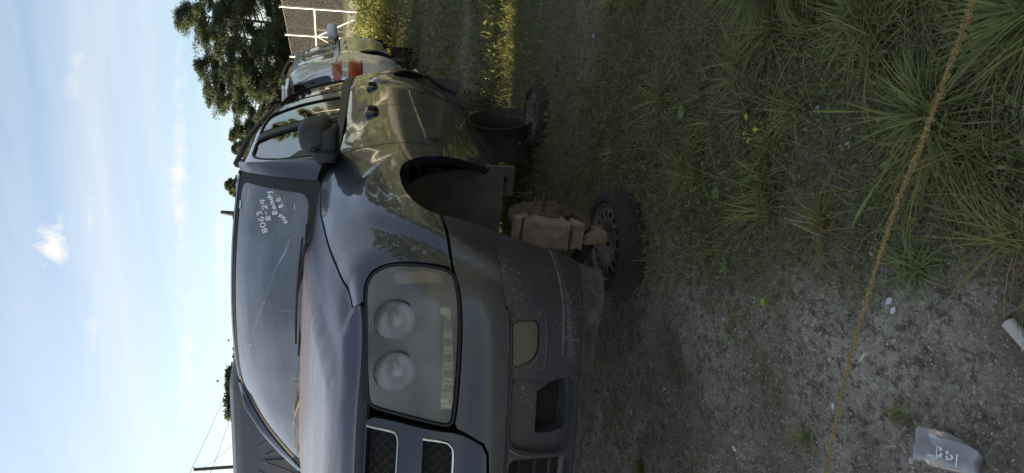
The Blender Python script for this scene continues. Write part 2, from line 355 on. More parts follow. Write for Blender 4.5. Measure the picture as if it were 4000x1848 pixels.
quar =[(.38,-.12),(.45,-.09),(.54,-.06),(.63,-.03),(.73,-.01),(.83,.0),(.93,-.010),(1.03,-.030),(1.10,-.052),(1.15,-.072),(1.18,-.088)]
rear =[(.42,-.10),(.48,-.03),(.55,.02),(.63,.03),(.72,.0),(.83,-.03),(.93,-.04),(1.03,-.05),(1.11,-.06),(1.15,-.07),(1.18,-.08)]
def _ext(r):
    z0,o0=r[0];return [(z0-.065,o0-.015)]+r
door2=door[:-2]+[(1.15,-.075),(1.18,-.088)]
quar2=quar[:-2]+[(1.17,-.072),(1.205,-.088)]
rear2=rear[:-2]+[(1.17,-.07),(1.205,-.088)]
TAB=np.array([_ext(r) for r in (front,corn,cor2,fen1,fen2,fen3,fen4,cowl,door,door2,quar2,quar2,rear2,rear2)])  # (nu,nv,2)
_tv=cspline(V,TAB.transpose(1,0,2))   # v-> (nu,2)
def prof(u,v):
    u=np.asarray(u,float);v=np.asarray(v,float)
    sh=np.broadcast(u,v).shape;u=np.broadcast_to(u,sh).ravel();v=np.broadcast_to(v,sh).ravel()
    T=_tv(v)  # (n,nu,2)
    x=np.array(ST);d=np.diff(T,axis=1)/np.diff(x)[None,:,None]
    m=np.empty_like(T);m[:,0]=d[:,0];m[:,-1]=d[:,-1];h=np.diff(x)[None,:,None]
    m[:,1:-1]=(h[:,1:]*d[:,:-1]+h[:,:-1]*d[:,1:])/(h[:,1:]+h[:,:-1])
    uc=np.clip(u,x[0],x[-1]);i=np.clip(np.searchsorted(x,uc,side='right')-1,0,len(x)-2);r=np.arange(len(uc))
    hh=(x[i+1]-x[i])[:,None];s=((uc-x[i])[:,None]/hh)
    o=(2*s**3-3*s**2+1)*T[r,i]+(s**3-2*s**2+s)*hh*m[r,i]+(-2*s**3+3*s**2)*T[r,i+1]+(s**3-s**2)*hh*m[r,i+1]
    return o.reshape(sh+(2,))
FA=(0.0,.40);RA=(-2.87,.40)
def sstep(a,b,x):
    t=np.clip((x-a)/(b-a),0,1);return t*t*(3-2*t)
def body(u,v):
    u=np.asarray(u,float);v=np.asarray(v,float);sh=np.broadcast(u,v).shape
    u=np.broadcast_to(u,sh);v=np.broadcast_to(v,sh)
    p,n=outline(u);zo=prof(u,v);z=zo[...,0];o=zo[...,1]
    # wheel-arch flares
    for (ax,az) in (FA,RA):
        dx=p[...,0]-ax;dx=np.where(dx<0,dx*1.16,dx)
        r=np.sqrt(dx**2*0.95+(z-az)**2)
        o=o+.026*(1-sstep(.625,.690,r))*sstep(.25,.46,r)*(p[...,1]>.5)*sstep(.45,.75,z)
    # soft feature line on the doors
    o=o+.006*np.exp(-((z-.70)/.035)**2)*(1-sstep(-.75,-.55,p[...,0]))*sstep(-3.3,-3.1,p[...,0])*0
    P=np.concatenate([p+n*o[...,None],z[...,None]],-1)
    return P

# greenhouse: v from .9 (belt) to 1.5 (roof)
GV=[.90,1.0,1.1,1.2,1.3,1.38,1.44,1.50]
_gz=cspline(GV,[(1.165,-.088),(1.26,-.117),(1.36,-.150),(1.455,-.186),(1.55,-.230),(1.625,-.272),(1.672,-.330),(1.70,-.43)])
def green(u,v):
    u=np.asarray(u,float);v=np.asarray(v,float);sh=np.broadcast(u,v).shape
    u=np.broadcast_to(u,sh);v=np.broadcast_to(v,sh)
    p,n=outline(u);g=_gz(v);z=g[...,0].copy();o=g[...,1].copy()
    t=(v-.9)/.6
    X=p[...,0]
    z=z+t*np.interp(X,[-3.95,-3.5,-2.9,-1.9,-1.2,-.5],[-.03,.02,.05,.05,.01,-.03])+(1-t)*np.interp(X,[-3.95,-2.87,-1.75,-1.0],[.04,.04,.015,0])
    o=o+t*.035*sstep(-1.2,-2.2,X)*1.0
    o=o-t*.30*sstep(4.85,5.7,u)
    return np.concatenate([p+n*o[...,None],z[...,None]],-1)
def wshield(s,t):
    # s -1..1 across (left +1), t 0 bottom..1 top
    s=np.asarray(s,float);t=np.asarray(t,float)
    Y=s*(.735*(1-t)+.594*t)
    X=(-.30*(1-t)-1.03*t)-(.20*(1-t)+.095*t)*np.abs(s)**2.2+.02*np.sin(np.pi*t)
    Z=(1.245*(1-t)+1.685*t)-.022*t*np.abs(s)**2.2+.03*np.sin(np.pi*t)*(1-.2*s*s)
    return np.stack(np.broadcast_arrays(X,Y,Z),-1)
def roofz(X,Y):
    b=np.interp(X,[-3.9,-3.5,-2.9,-1.9,-1.2,-1.0],[1.675,1.725,1.752,1.752,1.708,1.692])
    return b-.03*(np.abs(Y)/.5)**2

# ------------------------------------------------------------------ curved panel cut from a parametric surface
def bodyS(u, v):
    u = np.asarray(u, float); P = body(np.abs(u), v); P[..., 1] = np.where(u < 0, -P[..., 1], P[..., 1]); return P
def greenS(u, v):
    u = np.asarray(u, float); P = green(np.abs(u), v); P[..., 1] = np.where(u < 0, -P[..., 1], P[..., 1]); return P
def hoodS(X, Y):
    return np.stack(np.broadcast_arrays(X, Y, hoodz(X, Y)), -1)
def roofS(X, Y):
    return np.stack(np.broadcast_arrays(X, Y, roofz(X, Y)), -1)
def area2(p): p = np.asarray(p); q = np.roll(p, -1, 0); return float(np.sum(p[:, 0]*q[:, 1]-q[:, 0]*p[:, 1]))/2
def inset(poly, d):
    p = np.asarray(poly, float)
    if area2(p) < 0: p = p[::-1]
    a = np.roll(p, 1, 0); b = np.roll(p, -1, 0)
    t1 = p-a; t1 /= np.linalg.norm(t1, axis=1, keepdims=True)+1e-12; t2 = b-p; t2 /= np.linalg.norm(t2, axis=1, keepdims=True)+1e-12
    n1 = np.stack([-t1[:, 1], t1[:, 0]], 1); n2 = np.stack([-t2[:, 1], t2[:, 0]], 1)
    m = n1+n2; l = np.sum(m*m, 1, keepdims=True); m = np.where(l > .25, 2*m/np.maximum(l, .25), n1)
    return p+m*d
def resamp(poly, h, closed=True):
    p = np.asarray(poly, float); out = []
    m = len(p)
    for i in range(m if closed else m-1):
        a = p[i]; b = p[(i+1) % m]; k = max(1, int(math.ceil(np.linalg.norm(b-a)/h)))
        for j in range(k): out.append(a+(b-a)*j/k)
    if not closed: out.append(p[-1])
    return np.array(out)
def roundp(poly, r, k=4):
    # round the corners of a polygon
    p = np.asarray(poly, float); out = []
    for i in range(len(p)):
        a, b, c = p[i-1], p[i], p[(i+1) % len(p)]
        d1 = a-b; d2 = c-b; l1 = np.linalg.norm(d1); l2 = np.linalg.norm(d2)
        q = min(r, l1*.45, l2*.45); A = b+d1/l1*q; B = b+d2/l2*q
        for j in range(k+1):
            s = j/k; out.append((1-s)**2*A+2*s*(1-s)*b+s*s*B)
    return np.array(out)
def inside(pts, poly):
    x, y = pts[:, 0], pts[:, 1]; c = np.zeros(len(pts), bool); p = np.asarray(poly); q = np.roll(p, 1, 0)
    for (x1, y1), (x2, y2) in zip(p, q):
        if y1 == y2: continue
        m = ((y1 > y) != (y2 > y)) & (x < (x2-x1)*(y-y1)/(y2-y1)+x1); c ^= m
    return c
def patch(name, mt, parent, poly, fn, h=.03, holes=(), creases=(), gap=.0028, flange=.012, off=0.0, mirror=False, flip=False, holeflange=None):
    P0 = inset(poly, gap) if gap else np.asarray(poly, float)
    if area2(P0) < 0: P0 = P0[::-1]
    loops = [resamp(P0, h)]+[resamp(np.asarray(q, float), h) for q in holes]
    pts = []; edges = []; 
    for L in loops:
        b = len(pts); pts += list(map(tuple, L)); n = len(L); edges += [(b+i, b+(i+1) % n) for i in range(n)]
    for cr_ in creases:
        L = resamp(np.asarray(cr_, float), h, False); b = len(pts); pts += list(map(tuple, L)); edges += [(b+i, b+i+1) for i in range(len(L)-1)]
    lo = P0.min(0); hi = P0.max(0)
    gx, gy = np.meshgrid(np.arange(lo[0]+h*.5, hi[0], h), np.arange(lo[1]+h*.5, hi[1], h), indexing='ij')
    g = np.stack([gx.ravel(), gy.ravel()], 1)
    if len(g):
        k = inside(g, P0)
        for q in loops[1:]: k &= ~inside(g, q)
        g = g[k]
        ab = np.array(pts)
        if len(g):
            d = np.min(np.sum((g[:, None, :]-ab[None, :, :])**2, -1), 1); g = g[d > (h*.42)**2]
        pts += list(map(tuple, g))
    r = delaunay_2d_cdt([Vector(p) for p in pts], edges, [], 1 if not holes and False else 0, 1e-7)
    V = np.array([tuple(v) for v in r[0]]); F = np.array([f for f in r[2] if len(f) == 3])
    cen = V[F].mean(1); k = inside(cen, loops[0])
    for q in loops[1:]: k &= ~inside(cen, q)
    F = F[k]
    e = 1e-3
    def ev(q):
        A = fn(q[:, 0], q[:, 1]); du = fn(q[:, 0]+e, q[:, 1])-fn(q[:, 0]-e, q[:, 1]); dv = fn(q[:, 0], q[:, 1]+e)-fn(q[:, 0], q[:, 1]-e)
        n = np.cross(du, dv); n /= np.linalg.norm(n, axis=1, keepdims=True)+1e-12
        if flip: n = -n
        return A+n*off, n
    X, Nn = ev(V)
    # orient faces with the normals
    fn_ = np.cross(X[F[:, 1]]-X[F[:, 0]], X[F[:, 2]]-X[F[:, 0]]); s = np.sum(fn_*Nn[F[:, 0]], 1) < 0; F[s] = F[s][:, ::-1]
    VV = [X]; NN = [Nn]; FF = [list(map(tuple, F))]; base = len(X)
    if flange:
        for li, L in enumerate(loops):
            fl = flange if li == 0 or holeflange is None else holeflange
            A, n = ev(L); B = A-n*fl; t = np.roll(A, -1, 0)-np.roll(A, 1, 0); sd_ = np.cross(t, n); sd_ /= np.linalg.norm(sd_, axis=1, keepdims=True)+1e-12
            m = len(L); VV += [A, B]; NN += [sd_, sd_]
            FF.append([(base+i, base+m+i, base+m+(i+1) % m, base+(i+1) % m) for i in range(m)]); base += 2*m
    X = np.concatenate(VV); Nn = np.concatenate(NN); Fa = [q for G in FF for q in G]
    if mirror:
        X = X*np.array([1, -1, 1]); Nn = Nn*np.array([1, -1, 1]); Fa = [q[::-1] for q in Fa]
    return mesh(name, X, Fa, mt, parent, normals=Nn)
def both(name, mt, parent, poly, fn, **k):
    a = patch(name, mt, parent, poly, fn, **k); b = patch(name, mt, parent, poly, fn, mirror=True, **k); return a, b
def along(fn, pts, off=0.0, flip=False):
    q = np.asarray(pts, float); e = 1e-3
    A = fn(q[:, 0], q[:, 1]); du = fn(q[:, 0]+e, q[:, 1])-fn(q[:, 0]-e, q[:, 1]); dv = fn(q[:, 0], q[:, 1]+e)-fn(q[:, 0], q[:, 1]-e)
    n = np.cross(du, dv); n /= np.linalg.norm(n, axis=1, keepdims=True)+1e-12
    if flip: n = -n
    return A+n*off
# ------------------------------------------------------------------ the dark SUV in front
CARM = Matrix(((0.9973093795143727, 0.013924917407541981, -0.0719728991207807, 0.05638396), (-0.011295023042700914, 0.9992581247091317, 0.036818781311368856, -0.00481263), (0.07243220269411799, -0.03590678039009744, 0.9967267825913457, 0.13511259), (0, 0, 0, 1)))
suv = empty('suv', mat=CARM)
tag(suv, 'dark slate SUV without wheels, clouded headlights and white pen notes on its windshield', 'car')
HL = [(.830,.803),(.896,.788),(.930,.765),(.950,.722),(.944,.675),(.930,.606),(.914,.538),(.900,.510),(.876,.503),(.822,.504),(.750,.510),(.670,.518),(.564,.528),(.485,.536),(.441,.542),(.453,.607),(.468,.685),(.480,.747),(.489,.780),(.507,.791),(.607,.806),(.721,.812)]
HL = [tuple(p) for p in roundp(HL, .03, 3)]
GU = [(.424,.792),(.412,.706),(.402,.692),(.385,.688),(0,.688),(-.385,.688),(-.402,.692),(-.412,.706),(-.424,.792)]
GL_ = [(.398,.618),(.392,.559),(.381,.542),(.362,.533),(.30,.531),(-.30,.531),(-.362,.533),(-.381,.542),(-.392,.559),(-.398,.618)]
FAR = [(2.098,.128),(2.070,.160),(1.965,.263),(1.840,.411),(1.765,.510),(1.700,.570),(1.600,.600),(1.494,.606),(1.370,.598),(1.258,.573),(1.190,.538),(1.151,.503)]
FAR = [tuple(p) for p in cspline(np.arange(len(FAR)), np.array(FAR))(np.linspace(0, len(FAR)-1, 44))]
BAR = [(1.151,.497),(1.105,.383),(1.070,.278),(1.040,.132),(1.012,.04)]
# fenders
ft = [(u, .897) for u in np.linspace(.86, 2.19, 24)]
fender = ft+[(2.170,.75),(2.150,.55),(2.135,.30),(2.130,.132)]+FAR+[(.912,.503)]+[tuple(p) for p in cspline(np.arange(8), np.array([(.922,.52),(.936,.58),(.948,.645),(.957,.70),(.955,.735),(.940,.768),(.900,.798),(.838,.814)]))(np.linspace(0, 7, 24))]+[(.832,.845),(.845,.885)]
both('fender', PAINT, suv, fender, bodyS, h=.016, gap=.003, flange=.03)
# header panel with the two grille openings
head = [(.440,.80),(.452,.772),(.452,.747),(.443,.685),(.429,.607),(.423,.565),(.421,.535),(.410,.490),(.390,.412),(.362,.392)]+[(u, .386) for u in (.3,.15,0,-.15,-.3)]+[(-.362,.392),(-.390,.412),(-.410,.490),(-.421,.535),(-.423,.565),(-.429,.607),(-.443,.685),(-.452,.747),(-.452,.772),(-.440,.80)]
patch('grille_surround', PAINT, suv, head, bodyS, h=.03, gap=.002, flange=.03, holes=[GU, GL_], holeflange=.035)
for nm, poly in (('a', GU), ('b', GL_)):
    pp = np.array(poly); bars = MB(); x0, x1 = pp[:, 0].min(), pp[:, 0].max(); y0, y1 = pp[:, 1].min(), pp[:, 1].max(); st = .0335
    for sgn in (1, -1):
        for k in range(-6, 40):
            a = x0+k*st-(y1-y0)*.0; L = resamp([(a-(0 if sgn > 0 else -(y1-y0)), y0), (a+(0 if sgn < 0 else (y1-y0)), y1)], .008, False)
            L = L[inside(L, pp)]
            if len(L) > 2: bars.tube(along(bodyS, L, -.020), .0016, 4)
    bars.build('grille_mesh', PLAST, suv)
    patch('grille_backing', BLACK, suv, poly, bodyS, h=.06, gap=0, flange=0, off=-.034)
    if nm == 'a': tr = [(-.424,.792)]+[(-a, b) for a, b in GU[1:4]]+[(u, .688) for u in np.linspace(-.37, .37, 24)]+GU[3:0:-1]+[GU[0]]
    else: tr = [(-.398,.618)]+[(-a, b) for a, b in GL_[1:5]]+[(u, .531) for u in np.linspace(-.28, .28, 18)]+GL_[4:0:-1]+[GL_[0]]
    tr = cspline(np.arange(len(tr)), np.array(tr))(np.linspace(0, len(tr)-1, len(tr)*4))
    MB().tube(along(bodyS, tr, .002), .0038, 8).build('grille_trim', CHROME, suv, True)
# headlights
for sg in (False, True):
    sy = -1 if sg else 1
    hl = patch('headlight', LENS, suv, HL, bodyS, h=.03, gap=.004, flange=.004, off=-.003, mirror=sg)
    patch('housing', HOUS, hl, inset(HL, .004), bodyS, h=.05, gap=0, flange=0, off=-.075, mirror=sg)
    # housing side walls
    L = resamp(inset(HL, .006), .02); A = along(bodyS, L, -.010); B = along(bodyS, L, -.075); A[:, 1] *= sy; B[:, 1] *= sy; n = len(L)
    wm = MB().add(list(A)+list(B), [(i, (i+1) % n, n+(i+1) % n, n+i) for i in range(n)]); wm.build('housing_wall', HOUS, hl)
    for (lu, lv) in ((.745, .705), (.590, .705)):
        P, nn = along(bodyS, [(lu, lv)], 0)[0], None
        P = Vector(P); P.y *= sy; D = Vector((1, .12*sy, 0)).normalized()
        Mx = D.to_track_quat('Z', 'Y').to_matrix()
        MB().lathe([(.060, -.006), (.057, -.018), (.050, -.038), (.036, -.056), (.016, -.066)], 28, Mx, P).build('reflector_bowl', DCHROME, hl, True)
        MB().lathe([(.0620, -.003), (.066, -.010), (.062, -.019), (.059, -.011)], 28, Mx, P, closed=True).build('bowl_ring', HOUS, hl, True)
        MB().lathe([(0, -.022), (.006, -.040), (.009, -.046), (.009, -.062)], 16, Mx, P).build('bulb', DCHROME, hl, True)
    both_ = None
    strip = roundp([(.735,.532),(.735,.556),(.500,.572),(.492,.538)], .014)
    patch('turn_lamp_reflector', STRIPM, hl, strip, lambda a, b: bodyS(a, b)+np.stack([.0035*np.sin(a*420), 0*a, 0*a], -1), h=.0045, gap=0, flange=.01, off=-.022, mirror=sg)
    patch('side_lamp_reflector', STRIPM, hl, roundp([(.790,.530),(.790,.560),(.765,.560),(.765,.530)], .01), bodyS, h=.01, gap=0, flange=.01, off=-.022, mirror=sg)
    patch('amber_side_reflector', AMBER, hl, roundp([(.915,.545),(.925,.70),(.880,.70),(.872,.545)], .012), bodyS, h=.02, gap=0, flange=.004, off=-.018, mirror=sg)
    g = inset(HL, -.004); MB().tube([(p[0], p[1]*sy, p[2]) for p in along(bodyS, resamp(g, .02), -.006)], .005, 6, close=True).build('lamp_gasket', RUBBER, hl, True)
# bumper
bt = [(.905,.497),(.86,.492),(.82,.492),(.75,.498),(.67,.506),(.564,.516),(.485,.524),(.446,.530),(.432,.522),(.416,.480),(.396,.404),(.367,.385),(.30,.378)]
bb = [(.96,.042),(.92,.048),(.80,.072),(.71,.085),(.56,.096),(.3,.100)]
half = BAR+bb; upper = bt
bump = [(a, b) for a, b in half]+[(0, .100)]+[(-a, b) for a, b in half[::-1]]+[(-a, b) for a, b in upper]+[(0, .376)]+[(a, b) for a, b in upper[::-1]]
FOG = [(.747,.317),(.756,.298),(.757,.248),(.744,.238),(.713,.238),(.671,.241),(.645,.250),(.625,.279),(.614,.313),(.622,.322),(.678,.323),(.735,.322)]
LOW = [(.586,.318),(.549,.321),(.400,.318),(.377,.303),(.364,.248),(.362,.150),(.375,.128),(.43,.122),(.50,.118),(.575,.118),(.596,.128),(.580,.20)]
CEN = [(.345,.30),(.350,.15),(.335,.118),(-.335,.118),(-.350,.15),(-.345,.30),(-.33,.315),(.33,.315)]
FOG = [tuple(p) for p in roundp(FOG, .022, 3)]; LOW = [tuple(p) for p in roundp(LOW, .03, 3)]
def bumpS(u, v):
    P = bodyS(u, v); a = np.abs(u)
    st = .009*(1-sstep(.326, .334, v))*(1-sstep(.775, .79, a))
    rid = .007*(1-sstep(.138, .150, v))*(1-sstep(1.0, 1.1, a))*sstep(.62, .66, a)
    o, n = outline(a); n = n.copy(); n[..., 1] = np.where(u < 0, -n[..., 1], n[..., 1])
    P[..., 0] += n[..., 0]*(rid-st); P[..., 1] += n[..., 1]*(rid-st); return P
crs = [[(s*.02, .326), (s*.36, .326)] for s in (1, -1)]+[[(s*.02, .334), (s*.775, .334)] for s in (1, -1)]+[[(s*.612, .326), (s*.77, .326)] for s in (1, -1)]+[[(s*.66, .138), (s*1.03, .134)] for s in (1, -1)]+[[(s*.66, .150), (s*1.03, .146)] for s in (1, -1)]
crs = [[(.785,.334),(0,.334),(-.785,.334)],[(1.02,.139),(.66,.139)],[(1.02,.151),(.66,.151)],[(-1.02,.139),(-.66,.139)],[(-1.02,.151),(-.66,.151)]]
mirr = lambda P: [(-a, b) for a, b in P][::-1]
UP = [(a, b) for a, b in bump if b > .2]
# painted upper band and scuffed lower fascia, one moulding
up = [(1.145,.494)]+[(1.105,.383),(1.090,.345)]+[(.95,.345),(.80,.340),(.785,.338),(0,.338),(-.785,.338),(-.80,.340),(-.95,.345)]+[(-1.090,.345),(-1.105,.383),(-1.145,.494)]+[(-a, b) for a, b in upper]+[(0, .376)]+[(a, b) for a, b in upper[::-1]]
patch('bumper', BUMP, suv, up, bumpS, h=.026, gap=.0005, flange=.03)
lo = [(1.090,.3445),(1.070,.278),(1.040,.132),(1.012,.04)]+bb+[(0,.100)]+mirr(bb)+[(-1.012,.04),(-1.040,.132),(-1.070,.278),(-1.090,.3445),(-.95,.3445),(-.80,.3395),(-.785,.3335),(0,.3335),(.785,.3335),(.80,.3395),(.95,.3445)]
patch('lower_bumper', LOWB, suv, lo, bumpS, h=.026, gap=.0005, flange=.03, holes=[FOG, LOW, CEN, mirr(FOG), mirr(LOW)], creases=crs[1:], holeflange=.03)
LI = [(.545,.234),(.573,.191),(.588,.140),(.50,.126),(.443,.128),(.430,.138),(.417,.190),(.419,.233)]
for sg in (False, True):
    sy = -1 if sg else 1
    patch('bumper_recess', LOWB, suv, LOW, bumpS, h=.03, gap=-.002, flange=.05, off=-.026, holes=[LI], mirror=sg, holeflange=.05)
    patch('recess_backing', BLACK, suv, LOW, bumpS, h=.06, gap=0, flange=0, off=-.085, mirror=sg)
    fg = patch('fog_lamp', FOGL, suv, FOG, bumpS, h=.02, gap=.004, flange=.012, off=-.006, mirror=sg)
    lip = cspline(np.arange(7), np.array([(.792,.232),(.780,.218),(.74,.214),(.68,.216),(.625,.222),(.604,.232),(.600,.248)]))(np.linspace(0, 6, 30))
    MB().tube([(p[0], p[1]*sy, p[2]) for p in along(bumpS, lip, -.001)], .0055, 8).build('fog_lamp_lip', BUMP, suv, True)
    lip = cspline(np.arange(6), np.array([(.588,.322),(.50,.324),(.41,.323),(.377,.312),(.360,.27),(.357,.16)]))(np.linspace(0, 5, 30))
    MB().tube([(p[0], p[1]*sy, p[2]) for p in along(bumpS, lip, -.001)], .0050, 8).build('recess_lip', BUMP, suv, True)
patch('centre_intake', BLACK, suv, CEN, bumpS, h=.06, gap=0, flange=0, off=-.06)
for v in (.17, .22, .27): MB().tube(along(bumpS, [(u, v) for u in np.linspace(-.335, .335, 16)], -.035), .008, 4).build('intake_slat', PLAST, suv)
MB().tube(along(bumpS, [(u, .3352) for u in np.linspace(-.78, .78, 50)], -.004), .0035, 6).build('bumper_seam', GPLAST, suv)
for sg in (1, -1):
    L = cspline(np.arange(4), np.array([(1.035,.150),(.95,.147),(.80,.154),(.655,.163)]))(np.linspace(0, 3, 24))
    L[:, 0] *= sg
    MB().tube(along(bumpS, L, .001), .0048, 6).build('bumper_ridge', GPLAST, suv, True)
dam = [(1.005,.036),(.96,.036),(.92,.042),(.80,.066),(.71,.079),(.56,.090),(.3,.094),(0,.094)]
damb = [(1.0,-.055),(.87,-.045),(.714,-.012),(.607,.014),(.487,.034),(.387,.049),(.288,.052),(0,.055)]
patch('air_dam', GPLAST, suv, dam+mirr(dam)[1:]+[(-a, b) for a, b in damb]+mirr([(-a, b) for a, b in damb])[1:], bumpS, h=.03, gap=0, flange=.012)
patch('bumper_beam', BLACK, suv, [(.60,.13),(.60,.47),(0,.47),(-.60,.47),(-.60,.13),(0,.14)], bodyS, h=.08, gap=0, flange=0, off=-.12)
# hood
hu = [(u, .838) for u in np.linspace(-.835, .835, 90)]
fr_ = bodyS(np.array([a for a, b in hu]), np.array([b for a, b in hu]))
lf = bodyS(np.linspace(.86, 2.10, 26), np.full(26, .9)); rt = lf[::-1]*np.array([1, -1, 1])
rear = np.array([(-.50+.155*(1-(y/.735)**2), y, 1.235) for y in np.linspace(.70, -.70, 22)])
bd = np.concatenate([fr_, lf, rear, rt]); 
_q = np.linspace(-.835, .835, 420); _f = bodyS(_q, np.full(420, .838)); _u = np.linspace(.86, 2.10, 300); _l = bodyS(_u, np.full(300, .9)); HB = np.concatenate([_f, _l, _l*np.array([1, -1, 1])])
def hoodC(X, Y):
    X = np.asarray(X, float); Y = np.asarray(Y, float); z = hoodz(X, Y)
    q = np.stack([X.ravel(), Y.ravel()], 1); bb_ = HB; zc = bb_[:, 2]-hoodz(bb_[:, 0], bb_[:, 1])
    d = np.sqrt(np.sum((q[:, None]-bb_[None, :, :2])**2, -1)); wgt = 1/(d+.006)**4; c = (wgt*zc).sum(1)/wgt.sum(1)
    z = z.ravel()+c*np.exp(-(d.min(1)/.055)**2)
    return np.stack([q[:, 0], q[:, 1], z], -1)
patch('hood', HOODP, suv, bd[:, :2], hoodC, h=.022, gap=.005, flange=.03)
patch('hood_underside', BLACK, suv, bd[:, :2], hoodC, h=.09, gap=.0, flange=0, off=-.035)
# doors
cut = lambda x: ux(x)
DF = cut(-1.635)
door_f = [(2.196,.897),(2.176,.75),(2.156,.55),(2.141,.30),(2.131,.118)]+[(u, .112) for u in np.linspace(2.3, DF-.1, 8)]+[(DF,.112),(DF,.5),(DF,.897)]
door_f = [(2.196,.897),(2.176,.75),(2.156,.55),(2.141,.30),(2.131,.118),(2.3,.113),(2.7,.111),(DF-.003,.110),(DF-.003,.5),(DF-.003,.897)]
DR = cut(-2.52)
arc = [(ux(-2.87+.515*math.cos(a)), .03+.515*math.sin(a)) for a in np.linspace(math.radians(66), math.radians(8), 12)]
door_r = [(DF+.003,.897),(DF+.003,.5),(DF+.003,.110)]+[(3.90,.104)]+[(a, b) for a, b in arc[::-1]]+[(DR,.62),(DR,.897)]
RAR = [(ux(-2.87+.445*math.cos(a)), (.015+.56*math.sin(a)**.85) if math.sin(a) > 0 else .015) for a in np.linspace(0, math.pi, 30)]
for sg in (False, True):
    df = patch('front_door', PAINT, suv, door_f, bodyS, h=.02, gap=.003, flange=.02, mirror=sg)
    dr = patch('rear_door', PAINT, suv, door_r, bodyS, h=.02, gap=.003, flange=.02, mirror=sg)
    sy = -1 if sg else 1
    for d, (hu_, hv) in ((df, (3.004, .703)), (dr, (4.10, .722))):
        if d is dr: hu_ = 4.0
        c = along(bodyS, [(hu_, hv)], .004)[0]; c[1] *= sy
        MB().blob(c, (.205, .030, .080), (.45, .5), (28, 12)).build('handle', PAINT, d, True)
        c2 = along(bodyS, [(hu_+.03, hv-.008)], .019)[0]; c2[1] *= sy
        MB().blob(c2, (.105, .022, .055), (.5, .5), (20, 10)).build('handle_recess', BLACK, d, True)
    m1 = [(2.28,.385),(2.28,.442),(DF-.012,.470),(DF-.012,.425)]; m2 = [(DF+.012,.425),(DF+.012,.470),(3.78,.482),(3.78,.445)]
    patch('side_moulding', PAINT, df, roundp(m1, .012), bodyS, h=.03, gap=0, flange=.014, off=.012, mirror=sg)
    patch('side_moulding', PAINT, dr, roundp(m2, .012), bodyS, h=.03, gap=0, flange=.014, off=.012, mirror=sg)
    patch('sill', PAINT, suv, [(2.131,.104),(2.7,.103),(3.90,.098),(3.90,.02),(3.0,.005),(2.12,.02)], bodyS, h=.05, gap=0, flange=.05, mirror=sg)
    q = [(DR+.004,.897),(DR+.004,.62)]+[(a, b) for a, b in arc if a > DR-.3 and b > .0][:1]
    quarter = [(DR+.006,.897),(DR+.006,.62)]+[(a+.006, b) for a, b in arc]+[(a, b) for a, b in RAR if a > 3.4]+[(4.95,.02),(5.46,.06),(5.46,.897)]
    patch('quarter_panel', PAINT, suv, quarter, bodyS, h=.02, gap=.002, flange=.03, mirror=sg)
    fc = ux(-3.03); P = roundp([(fc-.085,.60),(fc-.10,.69),(fc-.04,.765),(fc+.06,.765),(fc+.115,.69),(fc+.095,.60),(fc,.575)], .05)
    if not sg: patch('fuel_door', PAINT, suv, P, bodyS, h=.03, gap=0, flange=.003, off=.003)
    patch('tail_lamp', mat('red_tail_lamp_glass', (.30, .01, .01), .15, 0, 1) if not sg else bpy.data.materials['red_tail_lamp_glass'], suv, roundp([(5.47,.50),(5.47,.89),(5.62,.89),(5.62,.50)], .02), bodyS, h=.04, gap=.002, flange=.02, mirror=sg)
    # belt moulding
    bm = [(2.27,.902),(3.2,.902),(4.4,.902),(5.2,.902),(5.2,.962),(4.4,.962),(3.2,.940),(2.27,.934)]
    patch('belt_moulding', PLAST, suv, bm, greenS, h=.04, gap=0, flange=.012, off=.006, mirror=sg)
    # glass and pillars
    gF = roundp([(2.31,.935),(2.355,1.165),(2.52,1.30),(2.66,1.362),(2.85,1.385),(3.09,1.392),(3.065,1.15),(3.035,.936)], .05)
    gF = roundp([(2.29,.934),(2.36,1.165),(2.50,1.265),(2.635,1.335),(2.78,1.372),(3.10,1.385),(3.09,1.15),(3.075,.936)], .06)
    gR = roundp([(3.265,.938),(3.265,1.15),(3.27,1.388),(3.78,1.392),(3.86,1.2),(3.90,.952)], .04)
    gQ = roundp([(4.20,.962),(4.14,1.2),(4.08,1.385),(4.55,1.375),(4.80,1.30),(4.86,1.1),(4.90,.966)], .05)
    for gn, gp in (('front_door_glass', gF), ('rear_door_glass', gR), ('quarter_glass', gQ)):
        patch(gn, DARKGL, suv, gp, greenS, h=.05, gap=.0, flange=0, off=-.006, mirror=sg)
        MB().tube([(p[0], p[1]*sy, p[2]) for p in along(greenS, resamp(gp, .03), -.002)], .007, 6, close=True).build('window_seal', RUBBER, suv, True)
    fr = [(2.215,.902),(2.235,1.0),(2.275,1.13),(2.36,1.235),(2.47,1.32),(2.60,1.40),(2.74,1.435),(3.17,1.445)]
    grn = fr+[(3.177,1.2),(3.177,.902)]
    patch('door_frame', PAINT, df, grn, greenS, h=.04, gap=.002, flange=.02, holes=[gF], mirror=sg)
    patch('door_frame', PAINT, dr, [(3.183,.902),(3.183,1.2),(3.175,1.445),(3.85,1.445),(3.98,1.2),(4.06,.902)], greenS, h=.04, gap=.002, flange=.02, holes=[gR], mirror=sg)
    patch('quarter_frame', PAINT, suv, [(4.066,.902),(3.986,1.2),(3.856,1.445),(4.6,1.445),(5.0,1.43),(5.35,1.40),(5.40,1.2),(5.46,.902)], greenS, h=.04, gap=.002, flange=.02, holes=[gQ], mirror=sg)
    # pillars: B in gloss black
    patch('pillar_trim', PLAST, suv, [(3.11,.94),(3.12,1.385),(3.245,1.388),(3.235,.94)], greenS, h=.05, gap=0, flange=.006, off=.004, mirror=sg)
    # windscreen pillar: blends the side frame into the screen edge
    vs = []; nrow = 26; kk = 9
